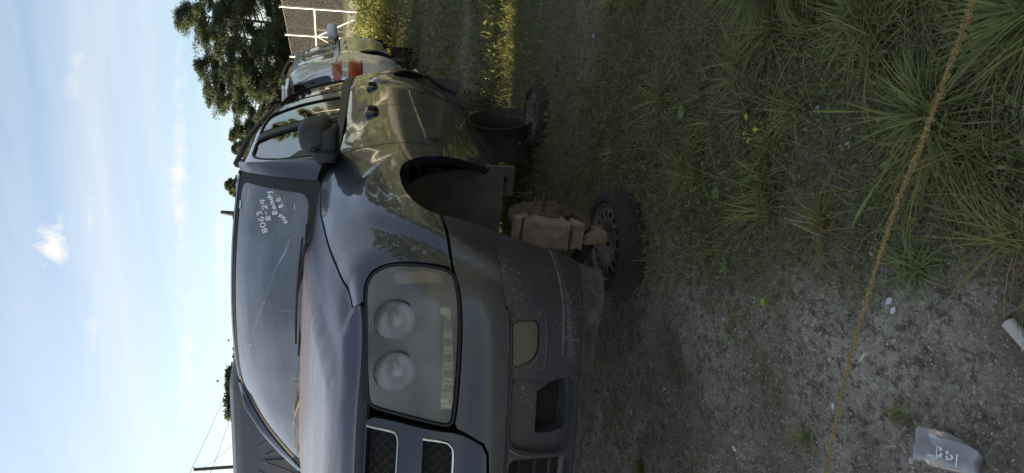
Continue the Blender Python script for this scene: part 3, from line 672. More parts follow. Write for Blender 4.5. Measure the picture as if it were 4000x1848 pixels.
    for i in range(nrow):
        t = i/(nrow-1); uu = np.interp(t, [0, .12, .3, .55, .8, 1], [2.205, 2.25, 2.32, 2.44, 2.60, 2.86]); vv = np.interp(t, [0, .12, .3, .55, .8, 1], [.902, 1.02, 1.13, 1.27, 1.385, 1.452])
        A = Vector(greenS(np.array([uu]), np.array([vv]))[0]); ws = Vector(wshield(1.03, t*1.03-.01).tolist())
        B = ws+Vector((.006, .004, .004)); mid = (A+B)/2; ou = Vector((.25, .7, .25)).normalized()
        for k in range(kk):
            s = k/(kk-1); p = A*(1-s)+B*s+ou*(.034*math.sin(math.pi*s)**.8); vs.append((p.x, p.y*sy, p.z))
    f = [(i*kk+k, i*kk+k+1, (i+1)*kk+k+1, (i+1)*kk+k) for i in range(nrow-1) for k in range(kk-1)]
    if not sg: f = [q[::-1] for q in f]
    mesh('windscreen_pillar', vs, f, PAINT, suv, smooth=True)
    # roof side rail + rack
    L = [(u, 1.452) for u in np.linspace(2.86, 5.3, 40)]
    rr = [(p[0], p[1]*sy, p[2]) for p in along(greenS, [(u, 1.475) for u in np.linspace(3.0, 5.0, 26)], .035)]
    MB().tube(rr, .016, 8).build('roof_rail', PLAST, suv, True)
    for u in (3.02, 4.0, 4.98):
        c = along(greenS, [(u, 1.475)], .015)[0]; c[1] *= sy; MB().blob(c, (.12, .03, .05)).build('rail_foot', PLAST, suv, True)
    patch('roof_side', PAINT, suv, [(2.70,1.448),(2.86,1.449),(5.3,1.449),(5.25,1.498),(2.80,1.498)], greenS, h=.03, gap=0, flange=.01, mirror=sg)
    # inner wheel arches
    for (ax, az, ro) in ((-.02, .40, .475), (-2.87, .42, .45)):
        v = []; n = 22
        for j, yy in enumerate((.865, .78, .62, .46) if ax > -1 else (.915, .80, .62, .46)):
            for i in range(n):
                a = math.radians((22 if ax > -1 else -4)+(156 if ax > -1 else 190)*i/(n-1)); rr_ = ro*(1.0-.02*j); v.append((ax+rr_*math.cos(a)*(1.0 if ax < -1 or math.cos(a) > 0 else 1.10), sy*yy*(1 if yy < .9 else .99), az+rr_*math.sin(a)*1.02))
        f = [(j*n+i, j*n+i+1, (j+1)*n+i+1, (j+1)*n+i) for j in range(3) for i in range(n-1)]
        v.append((ax, sy*.45, az+.05)); c = len(v)-1; f += [(3*n+i, 3*n+i+1, c) for i in range(n-1)]
        mesh('arch_liner', v, f, LINER, suv, smooth=True)
    MB().box((-.585, sy*.80, .435), (.02, .15, .16), rotM('Y', 8), bev=.008).build('mud_guard', LINER, suv)
# roof, tailgate, bumper at the back
rf_ = along(greenS, [(u, 1.498) for u in np.linspace(2.78, 5.3, 40)]); wst = np.array([wshield(s, 1.02) for s in np.linspace(-.98, .98, 15)])
pl = list(map(tuple, wst[:, :2]))+[(p[0], p[1]) for p in rf_]+[(p[0], -p[1]) for p in rf_[::-1]]
bnd3 = np.concatenate([wst, rf_, rf_*np.array([1, -1, 1])])
def roofC(X, Y):
    q = np.stack([np.ravel(X), np.ravel(Y)], 1); d = np.sqrt(np.sum((q[:, None]-bnd3[None, :, :2])**2, -1)); zc = bnd3[:, 2]-roofz(bnd3[:, 0], bnd3[:, 1]); wg = 1/(d+.004)**3
    return np.stack([q[:, 0], q[:, 1], roofz(q[:, 0], q[:, 1])+(wg*zc).sum(1)/wg.sum(1)*np.exp(-(d.min(1)/.16)**2)], -1)
patch('roof', PAINT, suv, pl, roofC, h=.06, gap=0, flange=.01)
patch('tailgate', PAINT, suv, [(5.48,.30),(5.48,.897),(-5.48,.897),(-5.48,.30)] if False else [(5.63,.30),(5.63,.90),(6.22,.90),(6.22,.30)], bodyS, h=.06, gap=0, flange=0)
patch('tailgate', PAINT, suv, [(5.63,.30),(5.63,.90),(6.22,.90),(6.22,.30)], bodyS, h=.06, gap=0, flange=0, mirror=True)
for sg in (False, True):
    patch('rear_bumper', BUMP, suv, [(4.9,.02),(4.95,.30),(6.22,.30),(6.22,.02)], bodyS, h=.06, gap=0, flange=0, off=.01, mirror=sg)
    patch('tailgate_glass', DARKGL, suv, [(5.50,.93),(5.46,1.42),(6.2,1.42),(6.2,.93)], greenS, h=.08, gap=0, flange=0, off=-.004, mirror=sg)
    patch('tailgate_frame', PAINT, suv, [(5.44,.90),(5.38,1.44),(5.30,1.498),(6.22,1.498),(6.22,1.42),(5.50,1.42),(5.54,.93),(6.22,.93),(6.22,.90)], greenS, h=.08, gap=0, flange=0, mirror=sg)
# windscreen
wsp = roundp([(-1.0,.0),(1.0,.0),(1.0,1.0),(-1.0,1.0)], .06)
patch('windshield', WGL, suv, wsp, wshield, h=.06, gap=0, flange=.004)
win = roundp([(-.955,.050),(.955,.050),(.955,.965),(-.955,.965)], .10)
patch('windshield_border', RUBBER, suv, roundp([(-1.035,-.045),(1.035,-.045),(1.03,1.02),(-1.03,1.02)], .05), wshield, h=.05, gap=0, flange=.006, off=.0025, holes=[win], holeflange=.002)
patch('windshield_header', PAINT, suv, [(-1.0,1.015),(1.0,1.015),(.99,1.05),(-.99,1.05)], wshield, h=.05, gap=0, flange=.01, off=.006)
WRITING = {'8063': [[(0.674, 0.495), (0.67, 0.497), (0.665, 0.498), (0.661, 0.5), (0.658, 0.503), (0.657, 0.509), (0.658, 0.517), (0.659, 0.524), (0.661, 0.529), (0.664, 0.529), (0.669, 0.528), (0.674, 0.524), (0.677, 0.52), (0.677, 0.515), (0.677, 0.509), (0.675, 0.502), (0.674, 0.495), (0.673, 0.488), (0.671, 0.48), (0.67, 0.473), (0.671, 0.468), (0.673, 0.465), (0.678, 0.463), (0.683, 0.462), (0.686, 0.463), (0.689, 0.468), (0.691, 0.474), (0.692, 0.481), (0.692, 0.487), (0.689, 0.49), (0.684, 0.492), (0.679, 0.494), (0.674, 0.495)], [(0.719, 0.492), (0.714, 0.494), (0.709, 0.495), (0.705, 0.498), (0.701, 0.502), (0.697, 0.509), (0.694, 0.518), (0.691, 0.528), (0.689, 0.537), (0.689, 0.544), (0.69, 0.551), (0.691, 0.556), (0.693, 0.56), (0.697, 0.56), (0.701, 0.559), (0.705, 0.556), (0.709, 0.551), (0.713, 0.545), (0.717, 0.537), (0.72, 0.529), (0.721, 0.521), (0.722, 0.514), (0.721, 0.506), (0.72, 0.499), (0.719, 0.492)], [(0.734, 0.6), (0.732, 0.592), (0.73, 0.585), (0.728, 0.577), (0.727, 0.569), (0.727, 0.56), (0.728, 0.551), (0.73, 0.543), (0.732, 0.536), (0.735, 0.53), (0.74, 0.524), (0.745, 0.521), (0.748, 0.52), (0.751, 0.522), (0.753, 0.528), (0.755, 0.534), (0.756, 0.54), (0.755, 0.546), (0.753, 0.552), (0.75, 0.557), (0.747, 0.559), (0.744, 0.558), (0.74, 0.553), (0.737, 0.547), (0.733, 0.542)], [(0.751, 0.608), (0.754, 0.614), (0.757, 0.621), (0.759, 0.626), (0.762, 0.629), (0.765, 0.629), (0.768, 0.625), (0.771, 0.62), (0.773, 0.615), (0.772, 0.609), (0.769, 0.601), (0.767, 0.594), (0.767, 0.589), (0.77, 0.587), (0.775, 0.588), (0.78, 0.588), (0.784, 0.587), (0.786, 0.582), (0.787, 0.575), (0.788, 0.567), (0.787, 0.561), (0.784, 0.557), (0.781, 0.553), (0.776, 0.55), (0.772, 0.547)]], '8-24': [[(0.76, 0.468), (0.756, 0.469), (0.752, 0.47), (0.748, 0.471), (0.746, 0.474), (0.746, 0.479), (0.746, 0.486), (0.748, 0.492), (0.75, 0.496), (0.754, 0.497), (0.758, 0.496), (0.762, 0.494), (0.765, 0.49), (0.765, 0.486), (0.764, 0.48), (0.762, 0.474), (0.76, 0.468), (0.759, 0.461), (0.757, 0.454), (0.755, 0.448), (0.755, 0.443), (0.758, 0.44), (0.762, 0.439), (0.766, 0.439), (0.77, 0.44), (0.773, 0.444), (0.775, 0.45), (0.776, 0.457), (0.776, 0.462), (0.774, 0.464), (0.77, 0.466), (0.765, 0.467), (0.76, 0.468)], [(0.782, 0.488), (0.799, 0.508)], [(0.809, 0.533), (0.81, 0.539), (0.81, 0.546), (0.811, 0.552), (0.813, 0.556), (0.816, 0.558), (0.82, 0.559), (0.824, 0.558), (0.827, 0.555), (0.829, 0.549), (0.83, 0.542), (0.83, 0.533), (0.83, 0.525), (0.828, 0.515), (0.825, 0.503), (0.823, 0.494), (0.824, 0.489), (0.827, 0.49), (0.832, 0.497), (0.838, 0.505), (0.844, 0.512)], [(0.843, 0.587), (0.844, 0.574), (0.845, 0.561), (0.847, 0.55), (0.849, 0.544), (0.853, 0.545), (0.858, 0.551), (0.863, 0.56), (0.869, 0.567)], [(0.856, 0.597), (0.87, 0.533)]], 'cut': [[(0.776, 0.281), (0.774, 0.28), (0.772, 0.279), (0.77, 0.278), (0.769, 0.276), (0.769, 0.272), (0.769, 0.266), (0.77, 0.261), (0.772, 0.257), (0.774, 0.254), (0.776, 0.253), (0.779, 0.252), (0.781, 0.253), (0.782, 0.255), (0.783, 0.259), (0.784, 0.264), (0.785, 0.268)], [(0.781, 0.293), (0.784, 0.288), (0.787, 0.283), (0.789, 0.279), (0.792, 0.276), (0.794, 0.276), (0.796, 0.276), (0.797, 0.278), (0.798, 0.28), (0.799, 0.283), (0.799, 0.286), (0.799, 0.29), (0.798, 0.294), (0.797, 0.297), (0.795, 0.301), (0.792, 0.304), (0.79, 0.308)], [(0.798, 0.294), (0.804, 0.29)], [(0.794, 0.342), (0.813, 0.304)], [(0.796, 0.318), (0.807, 0.339)]], 'Ready': [[(0.815, 0.36), (0.81, 0.372), (0.805, 0.386), (0.801, 0.398), (0.798, 0.407), (0.799, 0.412), (0.802, 0.415), (0.806, 0.415), (0.81, 0.415), (0.812, 0.414), (0.814, 0.412), (0.816, 0.409), (0.816, 0.405), (0.814, 0.401), (0.811, 0.395), (0.808, 0.389), (0.808, 0.384), (0.811, 0.381), (0.817, 0.379), (0.824, 0.376), (0.83, 0.374)], [(0.835, 0.398), (0.839, 0.402), (0.843, 0.407), (0.847, 0.411), (0.848, 0.415), (0.847, 0.418), (0.843, 0.421), (0.839, 0.423), (0.837, 0.423), (0.835, 0.418), (0.834, 0.411), (0.833, 0.403), (0.834, 0.397), (0.836, 0.393), (0.839, 0.39), (0.842, 0.389), (0.845, 0.389), (0.848, 0.392), (0.85, 0.397), (0.852, 0.403), (0.855, 0.408)], [(0.87, 0.454), (0.867, 0.452), (0.864, 0.449), (0.861, 0.447), (0.859, 0.443), (0.859, 0.437), (0.859, 0.43), (0.86, 0.423), (0.862, 0.419), (0.864, 0.416), (0.867, 0.414), (0.869, 0.414), (0.871, 0.415), (0.873, 0.419), (0.874, 0.425), (0.874, 0.432), (0.874, 0.438), (0.873, 0.443), (0.872, 0.449), (0.87, 0.453), (0.87, 0.454), (0.872, 0.45), (0.876, 0.443), (0.88, 0.435), (0.883, 0.428)], [(0.899, 0.471), (0.896, 0.471), (0.892, 0.471), (0.889, 0.471), (0.887, 0.468), (0.886, 0.463), (0.887, 0.456), (0.888, 0.448), (0.889, 0.443), (0.891, 0.441), (0.894, 0.441), (0.897, 0.441), (0.899, 0.444), (0.901, 0.448), (0.902, 0.453), (0.902, 0.46), (0.902, 0.467), (0.9, 0.478), (0.896, 0.491), (0.893, 0.502), (0.892, 0.505), (0.894, 0.498), (0.899, 0.485), (0.904, 0.469), (0.909, 0.454)], [(0.909, 0.495), (0.912, 0.49), (0.915, 0.484), (0.918, 0.479), (0.92, 0.476), (0.923, 0.477), (0.925, 0.481), (0.927, 0.485), (0.929, 0.489)], [(0.925, 0.517), (0.928, 0.497), (0.931, 0.478), (0.934, 0.46), (0.935, 0.448), (0.934, 0.442), (0.931, 0.441), (0.928, 0.441), (0.925, 0.441)]], 'D.O.': [[(0.863, 0.306), (0.859, 0.317), (0.855, 0.329), (0.851, 0.34), (0.849, 0.348), (0.85, 0.352), (0.852, 0.352), (0.856, 0.35), (0.858, 0.349), (0.861, 0.346), (0.863, 0.343), (0.865, 0.339), (0.867, 0.334), (0.868, 0.329), (0.869, 0.323), (0.869, 0.318), (0.868, 0.313), (0.867, 0.311), (0.866, 0.309), (0.864, 0.307), (0.862, 0.305)], [(0.883, 0.325), (0.884, 0.328)], [(0.902, 0.342), (0.899, 0.344), (0.897, 0.345), (0.894, 0.347), (0.892, 0.35), (0.89, 0.354), (0.888, 0.36), (0.887, 0.367), (0.886, 0.372), (0.885, 0.376), (0.886, 0.381), (0.886, 0.384), (0.888, 0.386), (0.889, 0.386), (0.892, 0.385), (0.894, 0.382), (0.896, 0.379), (0.898, 0.375), (0.9, 0.37), (0.902, 0.365), (0.903, 0.36), (0.903, 0.356), (0.903, 0.351), (0.902, 0.347), (0.902, 0.342)], [(0.917, 0.357), (0.918, 0.361)]]}
for word, strokes in WRITING.items():
    m_ = MB()
    for s_ in strokes: m_.tube(along(wshield, np.array(s_), .0022), .0033, 5)
    m_.build('pen_writing', PEN, suv)
patch('windshield_sticker', STICK, suv, [(.800,.925),(.735,.925),(.735,.962),(.800,.962)], wshield, h=.05, gap=0, flange=0, off=.003)
# cowl and wipers
cw = []
for i, y in enumerate(np.linspace(-.72, .72, 25)):
    xf = -.50+.155*(1-(y/.735)**2)
    a = Vector((xf-.002, y, float(hoodz(xf, y))-.012)); b = Vector(wshield(y/.735, .05).tolist())+Vector((.012, 0, .004))
    cw += [a, (a+b)/2-Vector((0, 0, .012)), b]
mesh('cowl', cw, [(3*i+j, 3*i+3+j, 3*i+4+j, 3*i+1+j) for i in range(24) for j in range(2)], PLAST, suv)
def wiper(y0, y1, t0, t1, yp):
    a = Vector(wshield(y0, t0).tolist()); b = Vector(wshield(y1, t1).tolist()); up_ = Vector((.022, 0, .022)); piv = Vector((float(-.50+.155*(1-(yp/.735)**2))+.0, yp, 1.245))
    e_ = empty('wiper', parent=suv)
    mid = a.lerp(b, .5)+up_*1.3
    MB().tube([a.lerp(b, s)+up_*.35 for s in np.linspace(0, 1, 10)], .0045, 6).build('wiper_blade', RUBBER, e_)
    MB().tube([a.lerp(b, s)+up_*(.8+.5*math.sin(math.pi*s)) for s in np.linspace(.1, .9, 8)], .005, 6).build('wiper_frame', PLAST, e_)
    MB().tube([piv, piv.lerp(mid, .25)+Vector((.0, 0, .015)), mid], [.016, .012, .007], 8).build('wiper_arm', PLAST, e_)
wiper(.80, .0, .045, .06, .55); wiper(-.10, -.86, .045, .075, -.20)
# debris caught at the cowl
dm = MB()
for i in range(60):
    y = random.uniform(-.68, .70); xf = -.49+.155*(1-(y/.735)**2)-random.uniform(0, .05); p = Vector((xf, y, 1.238+random.uniform(0, .02)))
    d = Vector((random.uniform(-.3, .3), random.uniform(-1, 1), random.uniform(-.1, .5)))*random.uniform(.015, .045); dm.tube([p, p+d*.6], .0008, 3)
dm.build('pine_needle_litter', mat('dry_needles', (.20, .12, .06), .8), suv)['kind'] = 'stuff'
# mirrors
for sy in (1, -1):
    mi = empty('door_mirror', parent=suv)
    MB().blob((-.625, sy*.943, 1.262), (.22, .130, .150), (.55, .62), (32, 20), Matrix.Rotation(math.radians(-6*sy), 3, 'Z') @ Matrix.Rotation(math.radians(10*sy), 3, 'X')).build('mirror_housing', PLAST, mi, True)
    MB().blob((-.615, sy*.912, 1.203), (.20, .150, .080), (.30, .4), (28, 12)).build('mirror_skirt', PLAST, mi, True)
    MB().blob((-.585, sy*.868, 1.212), (.20, .050, .115), (.35, .5), (24, 12)).build('mirror_arm', PLAST, mi, True)
    patch('mirror_sail', PLAST, mi, [(2.215,.93),(2.24,1.02),(2.33,1.14),(2.43,1.10),(2.43,.93)], greenS, h=.04, gap=0, flange=.012, off=.008, mirror=(sy < 0))
    Mh = Matrix.Rotation(math.radians(-6*sy), 3, 'Z') @ Matrix.Rotation(math.radians(10*sy), 3, 'X'); sp_ = lambda a, p: math.copysign(abs(a)**p, a)
    hp = lambda th, ph: (Mh @ Vector((.1115*sp_(math.cos(ph), .62)*sp_(math.cos(th), .55), .0665*sp_(math.cos(ph), .62)*sp_(math.sin(th), .55), .0765*sp_(math.sin(ph), .62))))+Vector((-.625, sy*.943, 1.262))
    MB().tube([hp(th, .12) for th in np.linspace(-1.5, -.25, 10)]+[hp(-.25+.5*k/7, .12-.9*k/7) for k in range(1, 8)]+[hp(th, -.78) for th in np.linspace(.35, 1.6, 8)], .0016, 5).build('mirror_seam', BLACK, mi, True)
    MB().box((-.733, sy*.945, 1.258), (.004, .09, .10)).build('mirror_glass', CHROME, mi)
# antenna
ap = Vector((-1.42, .285, float(roofC(-1.42, .285)[0][2])))
an = empty('roof_antenna', parent=suv)
MB().blob(ap+Vector((0, 0, .018)), (.11, .055, .05)).build('antenna_base', PLAST, an, True)
MB().tube([ap+Vector((.0, 0, .02)), ap+Vector((-.010, 0, .065)), ap+Vector((-.022, 0, .112))], [.017, .014, .010], 8).build('antenna_fin', PLAST, an, True)
# cabin
MB().box((-.62, 0, 1.10), (.42, 1.38, .14), bev=.04).build('dashboard', DASH, suv)
MB().box((-2.1, 0, .62), (3.2, 1.55, .10)).build('cabin_floor', BLACK, suv)
for x in (-1.55, -2.5):
    for y in (.38, -.38):
        s = empty('seat', parent=suv)
        MB().box((x, y, .85), (.50, .50, .18), bev=.05).build('seat_cushion', SEAT, s); MB().box((x-.27, y, 1.15), (.16, .48, .58), rotM('Y', -12), bev=.05).build('seat_back', SEAT, s); MB().box((x-.33, y, 1.50), (.10, .26, .16), bev=.03).build('headrest', SEAT, s)
Mx = Vector((-.9, 0, .35)).to_track_quat('Z', 'Y').to_matrix()
MB().tube([Vector((-1.02, .38, 1.10))+Mx @ Vector((.18*math.cos(a), .18*math.sin(a), 0)) for a in np.linspace(0, 2*math.pi, 24, endpoint=False)], .014, 8, close=True).build('steering_wheel', RUBBER, suv, True)
# chassis
for sy in (1, -1): MB().box((-1.8, sy*.46, .47), (3.4, .10, .10), bev=.01).build('frame_rail', BLACK, suv)
MB().box((.05, 0, .60), (.85, .62, .30), bev=.05).build('engine_block', BLACK, suv)
MB().box((-2.25, 0, .55), (2.9, 1.58, .08)).build('underbody', BLACK, suv)
MB().tube([(-2.87, -.70, .31), (-2.87, .70, .31)], .05, 10).build('rear_axle', RUST, suv, True)
# bare hubs: front disc and caliper, rear drum with studs
def hub(x, y, z, sy, front):
    h = empty('brake_disc' if front else 'brake_drum', parent=suv)
    Mx = (Matrix.Rotation(math.radians(-4*sy if front else 0), 3, 'Z') @ Vector((0, sy, 0))).to_track_quat('Z', 'Y').to_matrix(); c = Vector((x, y*sy, z))
    if front:
        MB().lathe([(.070, .0), (.162, .0), (.163, -.006), (.163, -.011), (.140, -.0115), (.140, -.018), (.163, -.0185), (.163, -.026), (.07, -.027)], 48, Mx, c).build('disc', RUST, h, True)
        for k in range(36):
            pass
        MB().lathe([(0, .038), (.028, .038), (.030, .044), (.040, .046), (.043, .040), (.048, .038), (.072, .037), (.083, .036), (.087, .032), (.088, .0)], 40, Mx, c).build('hub_face', RUST2, h, True)
        zs, rs = .036, .064
    else:
        MB().lathe([(0, .030), (.035, .030), (.04, .022), (.09, .020), (.12, .014), (.125, -.02), (.15, -.03), (.152, -.07)], 40, Mx, c).build('drum', RUST, h, True); zs, rs = .018, .066
    for k in range(6):
        a = 2*math.pi*(k+.3)/6; p = Vector((rs*math.cos(a), rs*math.sin(a), zs))
        MB().tube([c+Mx @ p, c+Mx @ (p+Vector((0, 0, .036)))], .0065, 8).build('wheel_stud', RUST, h)
    if front:
        ca = empty('brake_caliper', parent=suv)
        R = Mx
        # bracket and body wrap the disc on its forward side
        def arcblock(nm, a0, a1, r0, r1, z0, z1, mt, n=8, wob=.0):
            v = []
            for i in range(n+1):
                a = math.radians(a0+(a1-a0)*i/n)
                for (r, zz_) in ((r0, z0), (r1, z0), (r1+wob*math.sin(i*1.9), z1), (r0, z1)):
                    # angle measured in the disc plane: 0 = forward (+x), 90 = up
                    p = c+Vector((math.cos(a)*r, 0, math.sin(a)*r))+Vector((0, sy*zz_, 0)); v.append(p)
            f = [(i*4+j, i*4+(j+1) % 4, (i+1)*4+(j+1) % 4, (i+1)*4+j) for i in range(n) for j in range(4)]+[(0, 1, 2, 3), (n*4+3, n*4+2, n*4+1, n*4)]
            o = MB().add(v, f).build(nm, mt, ca); b = o.modifiers.new('bevel', 'BEVEL'); b.width = .006; b.segments = 2; b.limit_method = 'ANGLE'; return o
        arcblock('caliper_body', -10, 42, .108, .190, -.070, .030, DUSTI, 9, .002)
        arcblock('caliper_bracket', 47, 60, .120, .182, -.07, .022, DUSTI, 3)
        arcblock('caliper_bracket', -31, -15, .115, .184, -.07, .024, DUSTI, 3)
        arcblock('brake_pad', -8, 38, .10, .158, .002, .012, RUST, 6)
        MB().box(c+Vector((.045, -sy*.05, -.155)), (.115, .05, .12), rotM('Y', 25), bev=.014).box(c+Vector((.0, -sy*.06, -.12)), (.07, .06, .09), bev=.012).build('steering_knuckle', DUSTI, ca)
        MB().tube([c+Vector((-.0, -sy*.06, -.16)), c+Vector((-.01, -sy*.04, -.225))], [.03, .02], 8).build('ball_joint', GPLAST, ca, True)
        MB().tube([c+Vector((0, -sy*.05, 0)), c+Vector((0, -sy*.45, .05))], .04, 8).build('axle_shaft', RUST, ca, True)
        MB().tube([c+Vector((0, -sy*.10, -.17)), c+Vector((-.1, -sy*.40, -.08))], .03, 8).build('control_arm', BLACK, ca, True)
for sy in (1, -1): hub(.015, .824, .318, sy, True); hub(-2.87, .84, .305, sy, False)
def W(depth, lat, z=0.0): return CAMPOS+FWD*depth+RGT*lat+Vector((0, 0, z-CAMH))
FX, FY, RX, RY = FWD.x, FWD.y, RGT.x, RGT.y
# ------------------------------------------------------------------ ground
def gnoise(x, y):
    x = np.asarray(x, float); y = np.asarray(y, float)
    def vn(x, y, s):
        xi = np.floor(x).astype(int); yi = np.floor(y).astype(int); fx = x-xi; fy = y-yi; fx = fx*fx*(3-2*fx); fy = fy*fy*(3-2*fy)
        h = lambda a, b: (np.sin(a*127.1+b*311.7+s*74.7)*43758.5453) % 1.0
        return (h(xi, yi)*(1-fx)+h(xi+1, yi)*fx)*(1-fy)+(h(xi, yi+1)*(1-fx)+h(xi+1, yi+1)*fx)*fy
    return .030*(vn(x*1.1, y*1.1, 1)-.5)+.022*(vn(x*3.1, y*3.1, 2)-.5)+.013*(vn(x*8, y*8, 3)-.5)+.010*(vn(x*19, y*19, 4)-.5)+.005*np.maximum(vn(x*37, y*37, 5)-.45, 0)
def gz(x, y):
    x = np.asarray(x, float); y = np.asarray(y, float); z = gnoise(x, y)
    r = np.hypot(x-CAMPOS.x, y-CAMPOS.y); z = z*np.clip(1.5-r/25, .25, 1)
    # old wheel rut pressed into the dirt in front of the bumper
    a, b = np.array((.30, .42)), np.array((.95, .18)); t = np.clip(((x-a[0])*(b[0]-a[0])+(y-a[1])*(b[1]-a[1]))/np.sum((b-a)**2), 0, 1)
    d = np.hypot(x-a[0]-t*(b[0]-a[0]), y-a[1]-t*(b[1]-a[1])); z = z-.022*np.exp(-(d/.07)**2)+.012*np.exp(-((d-.13)/.035)**2)
    return z
def gzz(x, y): return float(gz(x, y))
def grid(x0, x1, y0, y1, st):
    xs = np.arange(x0, x1+st*.5, st); ys = np.arange(y0, y1+st*.5, st); X, Y = np.meshgrid(xs, ys, indexing='ij'); n, m = X.shape
    i = np.arange(n*m).reshape(n, m); f = np.stack([i[:-1, :-1], i[1:, :-1], i[1:, 1:], i[:-1, 1:]], -1).reshape(-1, 4); return X.ravel(), Y.ravel(), f
def ramp_w(t, x, a, b):
    q = N(t, 'ShaderNodeMapRange', clamp=True); t.links.new(x, q.inputs['Value']); q.inputs['From Min'].default_value = a; q.inputs['From Max'].default_value = b; q.inputs['To Max'].default_value = .6; return q.outputs[0]
def groundmat():
    m = bpy.data.materials.new('sandy_dirt'); m.use_nodes = True; t = m.node_tree; p = t.nodes['Principled BSDF']; p.inputs['Roughness'].default_value = .95; p.inputs['Specular IOR Level'].default_value = .15
    g = N(t, 'ShaderNodeNewGeometry')
    def noise(s, d=6, r=.6, dist=0):
        n = N(t, 'ShaderNodeTexNoise'); n.inputs['Scale'].default_value = s; n.inputs['Detail'].default_value = d; n.inputs['Roughness'].default_value = r; n.inputs['Distortion'].default_value = dist; t.links.new(g.outputs['Position'], n.inputs['Vector']); return n.outputs['Fac']
    def ramp(x, stops):
        r = N(t, 'ShaderNodeValToRGB'); e = r.color_ramp.elements
        while len(e) < len(stops): e.new(.5)
        for k, (a, c) in enumerate(stops): e[k].position = a; e[k].color = (*c, 1) if len(c) == 3 else c
        t.links.new(x, r.inputs[0]); return r.outputs[0]
    def mix(f, a, b, bt='MIX'):
        q = N(t, 'ShaderNodeMix', data_type='RGBA', blend_type=bt)
        if isinstance(f, float): q.inputs[0].default_value = f
        else: t.links.new(f, q.inputs[0])
        for s_, v in ((6, a), (7, b)):
            if isinstance(v, tuple): q.inputs[s_].default_value = (*v, 1)
            else: t.links.new(v, q.inputs[s_])
        return q.outputs[2]
    c = ramp(noise(1.6, 7, .62), [(.30, (.26, .218, .172)), (.46, (.43, .375, .308)), (.64, (.56, .505, .425))])
    c = mix(ramp(noise(7.0, 8, .7), [(.42, (0, 0, 0)), (.60, (1, 1, 1))]), mix(.25, c, (.12, .10, .075)), c)
    # scattered crushed shell and grit
    v = N(t, 'ShaderNodeTexVoronoi'); v.inputs['Scale'].default_value = 120; t.links.new(g.outputs['Position'], v.inputs['Vector'])
    k = ramp(v.outputs['Distance'], [(.10, (1, 1, 1)), (.22, (0, 0, 0))]); sp = ramp(noise(3.2, 5), [(.46, (0, 0, 0)), (.62, (1, 1, 1))])
    c = mix(mix(1.0, k, sp, 'MULTIPLY'), c, (.33, .31, .28))
    v2 = N(t, 'ShaderNodeTexVoronoi'); v2.inputs['Scale'].default_value = 260; t.links.new(g.outputs['Position'], v2.inputs['Vector'])
    c = mix(ramp(v2.outputs['Color'], [(.2, (.0, .0, .0)), (.8, (.55, .55, .55))]), mix(.34, c, (.045, .036, .028)), c)
    c = mix(ramp(noise(420, 4, .6), [(.56, (0, 0, 0)), (.66, (.75, .75, .75))]), c, (.50, .46, .40))
    c = mix(ramp(noise(230, 5, .7), [(.30, (.8, .8, .8)), (.42, (0, 0, 0))]), c, (.10, .085, .066))
    c = mix(ramp(noise(26, 8, .75, .4), [(.40, (.95, .95, .95)), (.53, (0, 0, 0))]), c, (.10, .080, .060))  # dark mottling stands in for shade in the gaps between clods
    c = mix(ramp(noise(75, 7, .75), [(.54, (0, 0, 0)), (.62, (.85, .85, .85))]), c, (.60, .56, .49))
    c = mix(ramp(noise(.8, 5, .6, .5), [(.36, (.7, .7, .7)), (.55, (0, 0, 0))]), c, (.16, .132, .102))
    # moss and low green on the weedy parts
    c = mix(ramp(noise(2.3, 7, .65), [(.50, (0, 0, 0)), (.66, (.7, .7, .7))]), c, (.10, .105, .045))
    sx_ = N(t, 'ShaderNodeSeparateXYZ'); t.links.new(g.outputs['Position'], sx_.inputs[0])
    ma = N(t, 'ShaderNodeMath', operation='MULTIPLY_ADD'); t.links.new(sx_.outputs['X'], ma.inputs[0]); ma.inputs[1].default_value = -.27; t.links.new(sx_.outputs['Y'], ma.inputs[2])
    mb = N(t, 'ShaderNodeMath', operation='MULTIPLY_ADD'); t.links.new(noise(2.6, 7, .65), mb.inputs[0]); mb.inputs[1].default_value = 1.5; t.links.new(ma.outputs[0], mb.inputs[2])
    c = mix(ramp(mb.outputs[0], [(0, (0, 0, 0)), (.001, (0, 0, 0))]) if False else ramp_w(t, mb.outputs[0], 1.36, 1.62), c, mix(ramp(noise(40, 6, .7), [(.35, (0, 0, 0)), (.65, (1, 1, 1))]), (.060, .062, .030), (.125, .125, .065)))
    # far zones: sandy road strip beyond the fence, mown grass beyond it
    sub = N(t, 'ShaderNodeVectorMath', operation='SUBTRACT'); t.links.new(g.outputs['Position'], sub.inputs[0]); sub.inputs[1].default_value = CAMPOS
    dl = N(t, 'ShaderNodeVectorMath', operation='DOT_PRODUCT'); t.links.new(sub.outputs[0], dl.inputs[0]); dl.inputs[1].default_value = RGT
    wob = N(t, 'ShaderNodeMath', operation='MULTIPLY_ADD'); t.links.new(noise(.35, 4), wob.inputs[0]); wob.inputs[1].default_value = 1.6; t.links.new(dl.outputs['Value'], wob.inputs[2])
    sc = N(t, 'ShaderNodeMath', operation='DIVIDE'); t.links.new(wob.outputs[0], sc.inputs[0]); sc.inputs[1].default_value = 40
    zone = ramp(sc.outputs[0], [(.160, (0, 0, 0)), (.185, (1, 1, 1))])
    farc = ramp(sc.outputs[0], [(.165, (.07, .085, .03)), (.215, (.085, .095, .03)), (.235, (.48, .41, .32)), (.365, (.48, .41, .32)), (.385, (.12, .155, .04)), (.9, (.14, .17, .045))])
    farc = mix(ramp(noise(.9, 6, .7), [(.3, (.35, .35, .35)), (.7, (1, 1, 1))]), mix(.25, farc, (.09, .10, .04)), farc)
    c = mix(zone, c, farc)
    # wild grass to the left of the fence, far away
    t.links.new(c, p.inputs['Base Color'])
